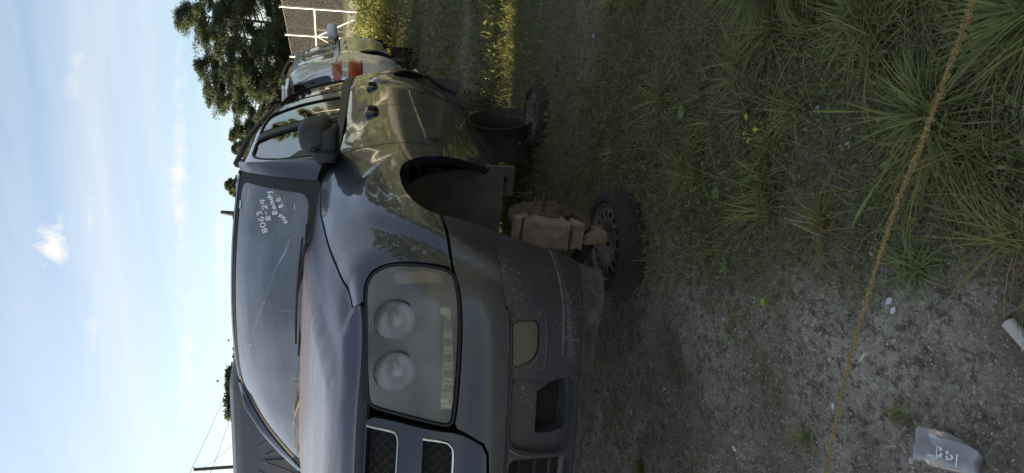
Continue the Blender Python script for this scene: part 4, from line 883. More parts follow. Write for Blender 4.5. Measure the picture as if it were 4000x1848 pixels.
    b = N(t, 'ShaderNodeBump'); b.inputs['Strength'].default_value = 1.0; b.inputs['Distance'].default_value = .007
    h1 = N(t, 'ShaderNodeMath', operation='ADD'); t.links.new(noise(130, 10, .8), h1.inputs[0]); t.links.new(v.outputs['Distance'], h1.inputs[1]); t.links.new(h1.outputs[0], b.inputs['Height']); t.links.new(b.outputs[0], p.inputs['Normal'])
    return m
GM = groundmat()
x, y, f = grid(-1.6, 3.0, -1.4, 3.2, .018); o = mesh('ground', np.stack([x, y, gz(x, y)], 1), f, GM, smooth=True); tag(o, 'grey sandy dirt with grit in front of the cars', kind='structure')
def ring(x0, x1, y0, y1, st, hx0, hx1, hy0, hy1, nm, drop=0.0):
    x, y, f = grid(x0, x1, y0, y1, st); cx_ = x[f].mean(1); cy_ = y[f].mean(1); k = ~((cx_ > hx0) & (cx_ < hx1) & (cy_ > hy0) & (cy_ < hy1)); z = gz(x, y)
    f = f[k]; us = np.unique(f); re = -np.ones(len(x), int); re[us] = np.arange(len(us)); o = mesh(nm, np.stack([x, y, z], 1)[us], re[f], GM, smooth=True); tag(o, kind='structure'); return o
ring(-13.6, 6.2, -6.2, 6.6, .10, -1.55, 2.95, -1.35, 3.15, 'ground')
X = 1500
o = mesh('ground', [(-X, -X, -.03), (X, -X, -.03), (X, X, -.03), (-X, X, -.03)], [(0, 1, 2, 3)], GM); tag(o, kind='structure')
# ------------------------------------------------------------------ foliage helpers
def leafmat(name, c1, c2, tr=.25, rough=.6):
    if name not in ('pine_needles',): c1 = (c1[0]*2.1, c1[1]*1.8, c1[2]*1.8); c2 = (c2[0]*2.0, c2[1]*1.7, c2[2]*1.8)
    m = bpy.data.materials.new(name); m.use_nodes = True; t = m.node_tree; p = t.nodes['Principled BSDF']; p.inputs['Roughness'].default_value = rough; p.inputs['Specular IOR Level'].default_value = .3
    g = N(t, 'ShaderNodeNewGeometry'); r = N(t, 'ShaderNodeValToRGB'); r.color_ramp.elements[0].color = (*c1, 1); r.color_ramp.elements[1].color = (*c2, 1)
    t.links.new(g.outputs['Random Per Island'], r.inputs[0]); t.links.new(r.outputs[0], p.inputs['Base Color'])
    tl = N(t, 'ShaderNodeBsdfTranslucent'); t.links.new(r.outputs[0], tl.inputs[0]); mx = N(t, 'ShaderNodeMixShader'); mx.inputs[0].default_value = tr
    t.links.new(p.outputs[0], mx.inputs[1]); t.links.new(tl.outputs[0], mx.inputs[2]); t.links.new(mx.outputs[0], t.nodes['Material Output'].inputs['Surface']); return m
PINE = leafmat('pine_needles', (.045, .065, .034), (.105, .130, .060), .35)
SHRUB = leafmat('shrub_leaves', (.035, .060, .018), (.11, .14, .035), .3)
BRIGHT = leafmat('dry_weed_leaves', (.070, .100, .025), (.185, .185, .05), .35)
WEED = leafmat('weed_leaves', (.038, .052, .022), (.105, .12, .050), .25)
WEEDG = leafmat('grey_green_weeds', (.045, .050, .030), (.10, .105, .065), .25)
GRASS = leafmat('grass_blades', (.050, .080, .024), (.125, .155, .052), .35)
DRYG = leafmat('straw_blades', (.10, .085, .045), (.22, .18, .09), .3)
LEAFG = leafmat('broad_green_leaves', (.06, .11, .03), (.11, .16, .05), .3)
LIME = leafmat('lime_rosette', (.12, .20, .02), (.20, .28, .04), .3)
STEM = mat('dry_stems', (.11, .095, .065), .85)
BARK = mat('pine_bark', (.045, .034, .026), .95, col2=(.09, .07, .055), nscale=8)
def leaves(cen, size, n_dir=None, asp=.45, flat=0.0, tri=False):
    # random little leaf faces: cen (n,3), size (n,)
    n = len(cen); d = rng.normal(size=(n, 3)); d[:, 2] *= (1-flat); d /= np.linalg.norm(d, axis=1, keepdims=True)+1e-9
    if n_dir is not None: d = d*.6+n_dir; d /= np.linalg.norm(d, axis=1, keepdims=True)+1e-9
    e = np.cross(d, rng.normal(size=(n, 3))); e /= np.linalg.norm(e, axis=1, keepdims=True)+1e-9
    s = size[:, None]; a = cen-d*s*.5; b = cen+d*s*.5; m_ = cen+e*s*asp*.5; k = cen-e*s*asp*.5
    if tri:
        return np.stack([a-e*s*asp*.3, a+e*s*asp*.3, b], 1).reshape(-1, 3), np.arange(3*n).reshape(-1, 3)
    return np.stack([a, m_, b, k], 1).reshape(-1, 3), np.arange(4*n).reshape(-1, 4)
def blades(base, hgt, lean, wid, seg=4, droop=.6):
    # curved grass blades; base (n,3), lean = unit horizontal directions (n,2) times amount
    n = len(base); T = np.linspace(0, 1, seg+1); V = []
    side = np.stack([-lean[:, 1], lean[:, 0], np.zeros(n)], 1); side /= np.linalg.norm(side, axis=1, keepdims=True)+1e-9
    for t in T:
        c = base.copy(); c[:, 0] += lean[:, 0]*hgt*(t**1.4); c[:, 1] += lean[:, 1]*hgt*(t**1.4); c[:, 2] += hgt*(t*(1-.0*t)-droop*t*t*np.linalg.norm(lean, axis=1))
        w_ = (wid*(1-t**2)*.5+.0003)[:, None]; V += [c-side*w_, c+side*w_]
    V = np.stack(V, 1).reshape(-1, 3); k = 2*(seg+1); b = (np.arange(n)*k)[:, None]
    F = np.concatenate([b+np.array([2*i, 2*i+1, 2*i+3, 2*i+2]) for i in range(seg)], 0); return V, F
# ------------------------------------------------------------------ lying wheels and the bare standing rim
def lying_wheel(name, loc, rr, rt, th, label, holes=16, tilt=(0, 0)):
    e = empty(name, loc, random.random()*3); e.rotation_euler = (math.radians(tilt[0]), math.radians(tilt[1]), random.random()*3); tag(e, label, 'wheel')
    h = th
    tp = [(rr*1.0, h*.80), (rr*1.04, h*.93), (rr*1.10, h*1.0), (rt*.92, h*.99), (rt*.985, h*.86), (rt*1.02, h*.64), (rt*1.03, h*.35), (rt*1.0, h*.15), (rt*.93, h*.02), (rr*1.1, 0), (rr, .02)]
    MB().lathe(tp, 64).build('tyre', TYRE, e, True)
    blk = MB()
    for k in range(64):
        a = 2*math.pi*k/64
        for z_ in (.30, .50, .68): blk.box((rt*math.cos(a+z_*.1)*1.012, rt*math.sin(a+z_*.1)*1.012, h*z_), (.012, rt*.08, h*.14), rotM('Z', math.degrees(a+z_*.1)))
    rim = empty('rim', parent=e)
    MB().lathe([(rr*1.02, h*.83), (rr*1.03, h*.90), (rr*.99, h*.91), (rr*.97, h*.88), (rr*.94, h*.84), (rr*.90, h*.80)], 64).build('rim_lip', RIMM, rim, True)
    # disc with its ring of round holes
    def dome(x, y):
        r = np.hypot(x, y)/rr; z = np.interp(r, [0, .22, .36, .52, .74, .90, 1.0], [.52, .54, .68, .84, .90, .84, .80])*h
        return np.stack(np.broadcast_arrays(x, y, z), -1)
    circ = lambda cx_, cy_, r, n, e_=1.0, a0=0: [(cx_+r*math.cos(a)*math.cos(a0)-r*e_*math.sin(a)*math.sin(a0), cy_+r*math.cos(a)*math.sin(a0)+r*e_*math.sin(a)*math.cos(a0)) for a in np.linspace(0, 2*math.pi, n, endpoint=False)]
    hs = [circ(rr*.745*math.cos(a), rr*.745*math.sin(a), rr*.108, 12) for a in np.linspace(0, 2*math.pi, holes, endpoint=False)]+[circ(0, 0, rr*.19, 16)]
    hs += [circ(rr*.34*math.cos(a), rr*.34*math.sin(a), rr*.045, 8) for a in np.linspace(0, 2*math.pi, 5, endpoint=False)]
    patch('wheel_disc', RIMM, rim, circ(0, 0, rr*.93, 48), dome, h=rr*.11, gap=0, flange=.004, holes=hs, holeflange=.006)
    MB().lathe([(0, .012), (rr*.93, .012)], 32).build('rim_well', BLACK, rim)
    return e
zf = gzz(-.12, .66)
lying_wheel('spare_wheel', (-.150, .650, zf-.03), .168, .226, .150, 'dusty wheel lying flat under the bare front brake disc', 16)
lying_wheel('spare_wheel', (-1.63, .955, gzz(-1.6, .98)-.075), .145, .190, .135, 'dusty wheel lying flat under the rear door beside the bare rim', 12)
DRIM = mat('dark_steel_rim', (.018, .016, .015), .8, .1, col2=(.038, .027, .021), nscale=26, bump=.4, bscale=90)  # darker tone for the bare rims standing under the cars
def bare_rim(loc, ax, r, wdt, label):
    e = empty('bare_rim', loc); tag(e, label, 'wheel rim')
    Mx = Vector(ax).to_track_quat('Z', 'Y').to_matrix()
    pr = [(r, wdt*.5), (r*1.0, wdt*.46), (r*.93, wdt*.44), (r*.90, wdt*.34), (r*.84, wdt*.22), (r*.84, -wdt*.2), (r*.92, -wdt*.38), (r*.94, -wdt*.46), (r, -wdt*.48), (r, -wdt*.5), (r*.90, -wdt*.47), (r*.82, -wdt*.2), (r*.81, wdt*.2), (r*.88, wdt*.36), (r*.955, wdt*.5)]
    MB().lathe(pr, 48, Mx, closed=True).build('barrel', DRIM, e, True)
    MB().lathe([(0, -.03), (r*.2, -.02), (r*.35, .0), (r*.6, -.02), (r*.83, -.05)], 40, Mx).build('wheel_disc', DRIM, e, True)
    return e
bare_rim((-1.80, .80, .205), (.14, 1, .12), .205, .215, 'bare dark steel rim standing on edge under the rear door as a prop')
# ------------------------------------------------------------------ silver SUV behind, tail towards the camera
SILV = mat('silver_white_paint', (.60, .60, .60), .34, .35, 1.0, .04, rough2=.4, nscale=4)
REDL = mat('red_tail_lens', (.26, .012, .010), .12, 0, 1.0, .02, col2=(.34, .03, .015), nscale=30); CLRL = mat('clear_tail_lens', (.42, .42, .43), .1, .4, 1.0, .02)
def quadsurf(rows):
    R = [cspline(np.arange(len(r)), np.array(r, float)) for r in rows]; n = len(rows); m_ = len(rows[0])
    def fn(a, b):   # a in 0..m-1 along the row, b in 0..n-1
        a = np.asarray(a, float); b = np.asarray(b, float); sh = np.broadcast(a, b).shape; a = np.broadcast_to(a, sh).ravel(); b = np.clip(np.broadcast_to(b, sh).ravel(), 0, n-1)
        A = np.stack([r(a) for r in R], 1); j = np.clip(b.astype(int), 0, n-2); s = (b-j)[:, None]; i = np.arange(len(a))
        P0, P1, P2, P3 = A[i, np.maximum(j-1, 0)], A[i, j], A[i, j+1], A[i, np.minimum(j+2, n-1)]
        m1, m2 = (P2-P0)*.5, (P3-P1)*.5
        return ((2*s**3-3*s**2+1)*P1+(s**3-2*s**2+s)*m1+(-2*s**3+3*s**2)*P2+(s**3-s**2)*m2).reshape(sh+(3,))
    return fn
def silver():
    e = empty('suv', (0, 0, 0)); tag(e, 'silver SUV behind the dark one, tail lamp and black rear window towards the camera', 'car')
    # local frame: x = distance from the tail forward (away from camera), y = half width outwards (right side), z up
    L_, WD = 4.75, .90
    # plan outline of the right side from the tail centre round the corner and forward
    prows = [(0, .00, 0), (.02, .42, 0), (.07, .68, 0), (.20, .83, 0), (.48, .885, 0), (1.1, .905, 0), (2.3, .905, 0), (3.6, .90, 0), (4.2, .84, 0), (4.6, .62, 0), (4.75, 0, 0)]
    PO = np.array(prows)[:, :2]; UU = np.concatenate([[0], np.cumsum(np.linalg.norm(np.diff(PO, axis=0), axis=1))]); fo = cspline(UU, PO)
    zs = [.30, .42, .55, .68, .80, .92, 1.02, 1.10, 1.22, 1.36, 1.50, 1.60, 1.66, 1.69]
    os_ = [-.10, -.03, 0, -.005, -.004, 0, -.015, -.035, -.075, -.125, -.185, -.24, -.32, -.45]
    VV = np.linspace(0, 1, len(zs)); fz = cspline(VV, np.array(list(zip(zs, os_))))
    def S(u, v):
        u = np.asarray(u, float); v = np.asarray(v, float); a = np.abs(u); p = fo(a); t = fo(np.clip(a+.002, 0, UU[-1]))-fo(np.clip(a-.002, 0, UU[-1])); t /= np.linalg.norm(t, axis=-1, keepdims=True)+1e-12
        n = np.stack([-t[..., 1], t[..., 0]], -1); q = fz(v); z, o_ = q[..., 0], q[..., 1]; X_ = p[..., 0]
        top = sstep(1.05, 1.6, z); o_ = o_-top*.12*(1-sstep(.1, .8, X_)); 
        o_ = o_-sstep(1.10, 1.5, z)*1.15*sstep(3.0, 4.3, X_)-0*u; z = z-np.maximum(z-1.02, 0)*sstep(3.05, 3.9, X_)*.93+.03*sstep(.5, 2.2, X_)*top
        for ax in (.98, 3.75):
            r_ = np.hypot(X_-ax, z-.36); o_ = o_+.022*(1-sstep(.47, .54, r_))*sstep(.2, .38, r_)*(p[..., 1] > .6)
        P = np.stack([p[..., 0]+n[..., 0]*o_, p[..., 1]+n[..., 1]*o_, z], -1); P[..., 1] = np.where(u < 0, -P[..., 1], P[..., 1]); return P
    return e, S, UU, fo
SE, SS, SU, SFO = silver()
def su(x):
    g = np.linspace(0, SU[-1], 2000); p = SFO(g); k = np.argmin(np.abs(p[:, 0]-x)+10*(p[:, 1] < .3)); return float(g[k])
_nz = 14
def vz(z): return float(np.interp(z, [.30, .42, .55, .68, .80, .92, 1.02, 1.10, 1.22, 1.36, 1.50, 1.60, 1.66, 1.69], np.linspace(0, 1, 14)))
SP = dict(fn=SS, flip=True)
for sg in (False, True):
    a1 = [(su(.98+.43*math.cos(a)), vz(.36+.43*math.sin(a))) for a in np.linspace(math.pi, 0, 16)]
    a2 = [(su(3.75+.42*math.cos(a)), vz(.36+.42*math.sin(a))) for a in np.linspace(math.pi, 0, 16)]
    u0 = su(.30); TLo = [(u0+.03, vz(1.14)), (u0+.045, vz(.80)), (.62, vz(.80)), (.575, vz(.93)), (.60, vz(1.07)), (.68, vz(1.14))]
    body_p = [(.0, vz(.80)), (.59, vz(.795)), (su(.36), vz(.795)), (su(.36), .01)]
    patch('rear_bumper', SILV, SE, [(0, .0), (0, vz(.68)), (.55, vz(.68)), (.60, vz(.795)), (su(.36), vz(.795)), (su(.37), vz(.45)), (su(.55), .0)], SS, flip=True, h=.06, gap=.003, flange=.02, mirror=sg)
    q = [(su(.367), vz(.80)), (su(.375), vz(.45))]+[(su(.56), .02)]+a1[1:-1]+[(su(1.42), .02), (su(1.44), vz(1.04)), (su(.42), vz(1.09)), (u0+.04, vz(1.17)), (u0+.052, vz(.805))]
    patch('quarter_panel', SILV, SE, [(su(.375), vz(.80)), (su(.38), vz(.45)), (su(.55), .02)]+a1[1:-1]+[(su(1.42), .02), (su(1.44), vz(1.04)), (su(.8), vz(1.06)), (u0+.09, vz(1.10)), (u0+.05, vz(1.145)), (u0+.052, vz(.805))], SS, flip=True, h=.05, gap=.003, flange=.02, mirror=sg)
    patch('rear_door', SILV, SE, [(su(1.45), .03), (su(2.38), .03), (su(2.38), vz(1.02)), (su(1.45), vz(1.04))], SS, flip=True, h=.06, gap=.003, flange=.02, mirror=sg)
    patch('front_door', SILV, SE, [(su(2.39), .03), (su(3.30), .03), (su(3.36), vz(1.0)), (su(2.39), vz(1.02))], SS, flip=True, h=.06, gap=.003, flange=.02, mirror=sg)
    patch('fender', SILV, SE, [(su(3.31), .02)]+a2[1:-1]+[(su(4.19), .02), (su(4.5), .1), (su(4.5), vz(.93)), (su(3.37), vz(1.02))], SS, flip=True, h=.06, gap=.003, flange=.02, mirror=sg)
    patch('front_bumper', SILV, SE, [(su(4.51), .05), (su(4.51), vz(.93)), (SU[-1], vz(.93)), (SU[-1], .05)], SS, flip=True, h=.1, gap=0, flange=0, mirror=sg)
    tl = patch('tail_lamp', REDL, SE, roundp(TLo, .02), SS, flip=True, h=.03, gap=.003, flange=.02, off=.006, mirror=sg)
    patch('clear_band', CLRL, tl, [(.592, vz(1.03)), (u0+.015, vz(1.03)), (u0+.015, vz(.955)), (.588, vz(.955))], SS, flip=True, h=.03, gap=0, flange=.003, off=.0085, mirror=sg)
    for k in (.66, .80): patch('lamp_ring', CHROME, tl, [(k, vz(1.035)), (k+.022, vz(1.035)), (k+.022, vz(.95)), (k, vz(.95))], SS, flip=True, h=.03, gap=0, flange=.002, off=.0105, mirror=sg)
    # tailgate and its frame
    patch('tailgate', SILV, SE, [(0, vz(.685)), (.545, vz(.685)), (.585, vz(.80)), (.555, vz(.93)), (.59, vz(1.07)), (.67, vz(1.145)), (.84, vz(1.15)), (.87, vz(1.5)), (.77, vz(1.665)), (0, vz(1.665))], SS, flip=True, h=.05, gap=.002, flange=.01, holes=[roundp([(.02, vz(1.15)), (.69, vz(1.15)), (.77, vz(1.19)), (.79, vz(1.40)), (.74, vz(1.58)), (.02, vz(1.62))], .04)], mirror=sg)
    patch('rear_window', mat('black_privacy_glass', (.012, .013, .016), .12, 0, .4, .03) if not sg else bpy.data.materials['black_privacy_glass'], SE, roundp([(.0, vz(1.15)), (.69, vz(1.15)), (.77, vz(1.19)), (.79, vz(1.40)), (.74, vz(1.58)), (.0, vz(1.62))], .04), SS, flip=True, h=.05, gap=-.003, flange=0, off=-.006, mirror=sg)
    g1 = roundp([(su(.62), vz(1.14)), (su(1.42), vz(1.10)), (su(1.42), vz(1.50)), (su(.78), vz(1.46))], .04); g2 = roundp([(su(1.50), vz(1.095)), (su(2.34), vz(1.08)), (su(2.34), vz(1.53)), (su(1.50), vz(1.51))], .03); g3 = roundp([(su(2.42), vz(1.08)), (su(3.28), vz(1.06)), (su(3.0), vz(1.40)), (su(2.85), vz(1.52)), (su(2.42), vz(1.53))], .04)
    patch('cabin_side', SILV, SE, [(.845, vz(1.152)), (u0+.05, vz(1.15)), (u0+.095, vz(1.105)), (su(.8), vz(1.065)), (su(1.44), vz(1.045)), (su(3.42), vz(1.02)), (su(3.20), vz(1.40)), (su(2.95), vz(1.60)), (su(2.8), vz(1.66)), (.775, vz(1.665)), (.875, vz(1.5))], SS, flip=True, h=.05, gap=.001, flange=.01, holes=[g1, g2, g3], mirror=sg)
    for nm, g_ in (('quarter_glass', g1), ('rear_door_glass', g2), ('front_door_glass', g3)): patch(nm, DARKGL, SE, g_, SS, flip=True, h=.08, gap=0, flange=0, off=-.008, mirror=sg)
    sy = -1 if sg else 1
    for hx in (1.70, 2.62):
        c = along(SS, [(su(hx), vz(.95))], .02, flip=True)[0]; c[1] *= sy; MB().blob(c, (.20, .035, .05)).build('handle', SILV, SE, True)
    MB().blob((3.12, sy*1.02, 1.13), (.12, .24, .16), (.6, .6)).build('door_mirror', SILV, SE, True); MB().blob((3.15, sy*.90, 1.06), (.12, .14, .07)).build('mirror_arm', PLAST, SE, True)
    for ax in (.98, 3.75):
        v = []; n = 18
        for yy in (.87, .5):
            for i in range(n):
                a = math.radians(-10+200*i/(n-1)); v.append((ax+.44*math.cos(a), sy*yy, .36+.44*math.sin(a)))
        f = [(i, i+1, n+i+1, n+i) for i in range(n-1)]; v.append((ax, sy*.5, .3)); f += [(n+i, n+i+1, 2*n) for i in range(n-1)]
        mesh('arch_liner', v, f, BLACK, SE)
    MB().tube([(x_, sy*.60, 1.735+.02*math.sin(math.pi*(x_-.5)/2.2)) for x_ in np.linspace(.5, 2.7, 12)], .014, 8).build('roof_rail', PLAST, SE, True)
    for x_ in (.55, 2.65): MB().blob((x_, sy*.60, 1.705), (.14, .04, .06)).build('rail_foot', PLAST, SE, True)
    Mx = Vector((0, sy, 0)).to_track_quat('Z', 'Y').to_matrix()
    MB().lathe([(0, .03), (.05, .03), (.12, .0), (.13, -.05), (.16, -.055), (.16, -.08)], 30, Mx, (.98, sy*.84, .30)).build('brake_drum', RUST, SE, True)
    MB().lathe([(0, .03), (.07, .03), (.08, .0), (.15, .0), (.15, -.025)], 30, Mx, (3.75, sy*.80, .30)).build('brake_disc', RUST, SE, True)
    for k in range(5):
        a = 2*math.pi*k/5; c = Vector((.98, sy*.84, .30))+Mx @ Vector((.055*math.cos(a), .055*math.sin(a), .02)); MB().tube([c, c+Vector((0, sy*.035, 0))], .006, 6).build('wheel_stud', RUST, SE)
vr = []; nx = 14; ny = 9
for i in range(nx):
    x_ = .12+3.0*i/(nx-1)
    for j in range(ny):
        y_ = -.62+1.24*j/(ny-1); s_ = abs(y_)/.62; vr.append((x_+(.15*s_*s_ if i == 0 else 0), y_, 1.722+.02*math.sin(math.pi*min(1, i/(nx-1)*1.2))-.05*s_**3-(.0 if i < nx-2 else .05*(i-nx+3))-.03*(i == 0)))
mesh('roof', vr, [(i*ny+j, (i+1)*ny+j, (i+1)*ny+j+1, i*ny+j+1) for i in range(nx-1) for j in range(ny-1)], SILV, SE, smooth=True)
MB().box((.08, 0, 1.70), (.26, 1.10, .03), rotM('Y', -6), bev=.01).build('spoiler', SILV, SE); MB().box((-.03, 0, 1.695), (.02, .30, .02)).build('high_brake_lamp', REDL, SE)
MB().box((3.75, 0, .80), (1.6, 1.55, .36), bev=.1).build('bonnet_block', SILV, SE); MB().box((2.3, 0, .50), (4.2, 1.5, .20)).build('underbody', BLACK, SE)
MB().box((2.2, 0, .85), (3.6, 1.66, .5)).build('cabin_dark_trim', BLACK, SE)
SE.matrix_world = Matrix.Translation((-6.35, -.14, .06)) @ Matrix.Rotation(math.pi-math.radians(0), 4, 'Z') @ Matrix.Scale(1, 4)
bare_rim((-8.55, .66, .19), (-.1, 1, .0), .19, .22, 'bare dark rim standing under the sill of the silver SUV')
o = MB().blob((-7.55, .30, .09), (1.1, .55, .10), (.8, .8), (20, 8)).build('plastic_sheet', mat('pale_plastic_sheet', (.42, .46, .50), .5), None, True); tag(o, 'pale crumpled plastic sheet on the ground under the silver SUV', 'sheet')
# ------------------------------------------------------------------ the row parked on the left
VANP = mat('matt_dark_grey_van_paint', (.075, .075, .088), .48, .1, .35, .12)
def van():
    e = empty('van', (-3.25, -2.45, 0)); tag(e, 'tall dark grey van with creased recessed rear panels, left of the dark SUV', 'van')
    # end face toward +x; rounded rectangle section swept along x
    def sec(ins, z1, n=8):
        hw = 1.02-ins; pts = []
        for (cx_, cz_, a0) in ((hw-.36, z1-.24, 0), (-(hw-.36), z1-.24, 90), ):
            for i in range(n+1):
                a = math.radians(a0+90*i/n); pts.append((cx_+(.36)*math.cos(a)*(1), cz_+.24*math.sin(a)))
        pts += [(-hw-.03, 1.0), (-hw, .45), (hw, .45), (hw+.03, 1.0)]
        return pts
    st = [(.0, .05, 2.00), (-.03, .02, 2.05), (-.12, .0, 2.09), (-1.0, 0, 2.12), (-3.8, 0, 2.12), (-4.4, .03, 2.05), (-5.0, .12, 1.45), (-5.6, .14, 1.30), (-5.75, .2, 1.1)]
    v = []; k = len(sec(0, 2))
    for (x_, ins, z1) in st: v += [(x_, a, b) for a, b in sec(ins, z1)]
    f = [(i*k+j, i*k+(j+1) % k, (i+1)*k+(j+1) % k, (i+1)*k+j) for i in range(len(st)-1) for j in range(k)]+[tuple(range(k-1, -1, -1)), tuple((len(st)-1)*k+j for j in range(k))]
    o = mesh('van_body', v, f, VANP, e, smooth=True); o.data.set_sharp_from_angle(angle=math.radians(35))
    fn = lambda a, b: np.stack(np.broadcast_arrays(.004+.0*a-.05*sstep(1.75, 2.0, b), a, b), -1)
    for s_ in (1, -1):
        rec = roundp([(s_*.25, 1.92), (s_*.80, 1.86), (s_*.84, 1.50), (s_*.56, 1.58), (s_*.31, 1.73)], .06)
        d = patch('rear_door', VANP, e, roundp([(s_*.015, .55), (s_*.97, .55), (s_*.98, 1.3), (s_*.93, 1.80), (s_*.68, 1.965), (s_*.015, 1.985)], .04), fn, h=.08, gap=.004, flange=.02, off=.012, holes=[rec], holeflange=.022)
        patch('recessed_panel', VANP, d, rec, fn, h=.08, gap=-.002, flange=0, off=-.008)
        for pts_ in ([(.05, 1.93), (.14, 1.84), (.28, 1.68), (.56, 1.50), (.88, 1.40)], [(.04, 1.80), (.11, 1.66), (.22, 1.50), (.46, 1.28), (.84, 1.12)], [(.06, 1.945), (.3, 1.955), (.6, 1.93), (.80, 1.88)]):
            c_ = cspline(np.arange(len(pts_)), np.array(pts_))(np.linspace(0, len(pts_)-1, 16)); MB().tube([(.016-.05*float(sstep(1.75, 2.0, b)), s_*a, b) for a, b in c_], .009, 6).build('pressed_line', VANP, d, True)
        MB().box((.03, s_*.10, .98), (.03, .03, .16), bev=.01).build('door_handle', PLAST, d) if s_ > 0 else None
        for z_ in (.75, 1.6): MB().box((.02, s_*.985, z_), (.04, .03, .10), bev=.008).build('hinge', PLAST, d)
        MB().box((-.01, s_*.99, .85), (.05, .09, .38), bev=.015).build('tail_lamp', REDL, e)
        for x_ in (-1.1, -4.4):
            Mx = Vector((0, s_, 0)).to_track_quat('Z', 'Y').to_matrix(); w_ = empty('wheel', (x_, s_*.86, .35), parent=e); MB().lathe([(.20, .10), (.31, .11), (.35, .07), (.35, -.07), (.31, -.11)], 32, Mx).build('tyre', TYRE, w_, True); MB().lathe([(0, .05), (.08, .07), (.2, .09)], 24, Mx).build('rim', RIMM, w_, True)
    MB().box((.06, 0, .48), (.14, 1.9, .16), bev=.03).build('rear_bumper', PLAST, e)
    MB().box((-4.85, 0, 1.62), (.03, 1.5, .55), rotM('Y', -35)).build('windshield', DARKGL, e)
van()
def sedan(loc, rz, label):
    e = empty('sedan', loc, rz); tag(e, label, 'car'); PW = mat('pale_silver_paint', (.55, .55, .54), .35, .3, 1, .04)
    prof = [(-2.3, .30), (-2.32, .62), (-2.25, .86), (-1.75, .96), (-1.15, 1.30), (-.55, 1.42), (.30, 1.42), (.95, 1.12), (1.25, .98), (2.05, .86), (2.3, .70), (2.36, .50), (2.3, .25)]
    Pp = cspline(np.arange(len(prof)), np.array(prof))(np.linspace(0, len(prof)-1, 70)); v = []; ny = 13
    for (x_, z_) in Pp:
        for j in range(ny):
            q = -1+2*j/(ny-1); hw = .88-.26*max(0, (z_-.95)/.47)-.10*max(0, (abs(x_)-1.6)/.75)**2; v.append((x_, hw*math.sin(q*math.pi/2), z_-.05*abs(q)**4*(1 if z_ > .8 else 0)))
    f = [(i*ny+j, i*ny+j+1, (i+1)*ny+j+1, (i+1)*ny+j) for i in range(len(Pp)-1) for j in range(ny-1)]
    m_ = len(Pp)
    for j in (0, ny-1):
        b = len(v); 
        for (x_, z_) in Pp: v.append((x_, v[list(map(tuple, Pp)).index((x_, z_))*ny+j][1], .25))
        f += [(i*ny+j, (i+1)*ny+j, b+i+1, b+i) for i in range(m_-1)]
    mesh('car_body', v, f, PW, e, smooth=True)
    for s_ in (1, -1):
        fn = lambda a, b, s_=s_: np.stack(np.broadcast_arrays(a, s_*(.885-.55*(b-.95)), b), -1)
        for nm, g_ in (('front_door_glass', [(-.08, .99), (.85, .99), (.35, 1.33), (-.08, 1.36)]), ('rear_door_glass', [(-1.2, 1.0), (-.14, .99), (-.14, 1.36), (-.75, 1.33)])): patch(nm, DARKGL, e, roundp(g_, .05), fn, h=.1, gap=0, flange=0, flip=(s_ < 0))
        for x_ in (-1.4, 1.4):
            Mx = Vector((0, s_, 0)).to_track_quat('Z', 'Y').to_matrix(); w_ = empty('wheel', (x_, s_*.80, .31), parent=e); MB().lathe([(.20, .09), (.28, .10), (.31, .06), (.31, -.1), (.28, -.12)], 28, Mx).build('tyre', TYRE, w_, True); MB().lathe([(0, .05), (.1, .06), (.2, .08)], 20, Mx).build('rim', DCHROME, w_, True)
        MB().blob((2.22, s_*.62, .66), (.20, .34, .16)).build('headlight', CLRL, e, True); MB().blob((-2.27, s_*.66, .74), (.10, .30, .16)).build('tail_lamp', REDL, e, True)
    fnw = lambda a, b: np.stack(np.broadcast_arrays(.97-.62*b, a*(1-.15*b), 1.10+.32*b), -1)
    patch('windshield', DARKGL, e, [(-.72, .05), (.72, .05), (.70, .92), (-.70, .92)], fnw, h=.15, gap=0, flange=0, off=.02)
sedan((-.05, -2.85, 0), 0, 'pale silver sedan parked on the far side of the dark SUV')
# ------------------------------------------------------------------ chain-link fence along the right
GALV = mat('galvanised_pipe', (.50, .49, .46), .5, .4); WIRE = mat('galvanised_wire', (.26, .26, .25), .7, .2)
fence = empty('chain_link_fence', W(21.2, 6.28)); tag(fence, 'tall galvanised chain-link fence with round posts and diagonal braces behind the silver SUV', 'fence')
def FL(depth, z): return Vector(W(depth, 6.28, z))-fence.location
fence.location = W(21.2, 6.28)
def fbase(): return fence.location
deps = [-9, -6, -3, 0, 3, 6, 9, 12, 15, 18, 21.2, 24.1, 27, 30, 33, 36, 39, 42, 46, 50, 54, 58, 62]
for d in deps:
    MB().tube([FL(d, 0), FL(d, 2.50)], .030 if 18 < d < 28 else .026, 10).build('post', GALV, fence, True); MB().blob(FL(d, 2.51), (.08, .08, .05)).build('post_cap', GALV, fence, True)
MB().tube([FL(-9, 2.44), FL(62, 2.44)], .003, 5).build('top_wire', WIRE, fence)
MB().tube([FL(21.2, 1.60), FL(24.1, 1.60), FL(27, 1.60)], .026, 8).build('rail', GALV, fence, True)
MB().tube([FL(21.2, .12), FL(24.1, 1.56)], .026, 8).build('brace', GALV, fence, True); MB().tube([FL(24.1, 1.56), FL(27, .12)], .026, 8).build('brace', GALV, fence, True)
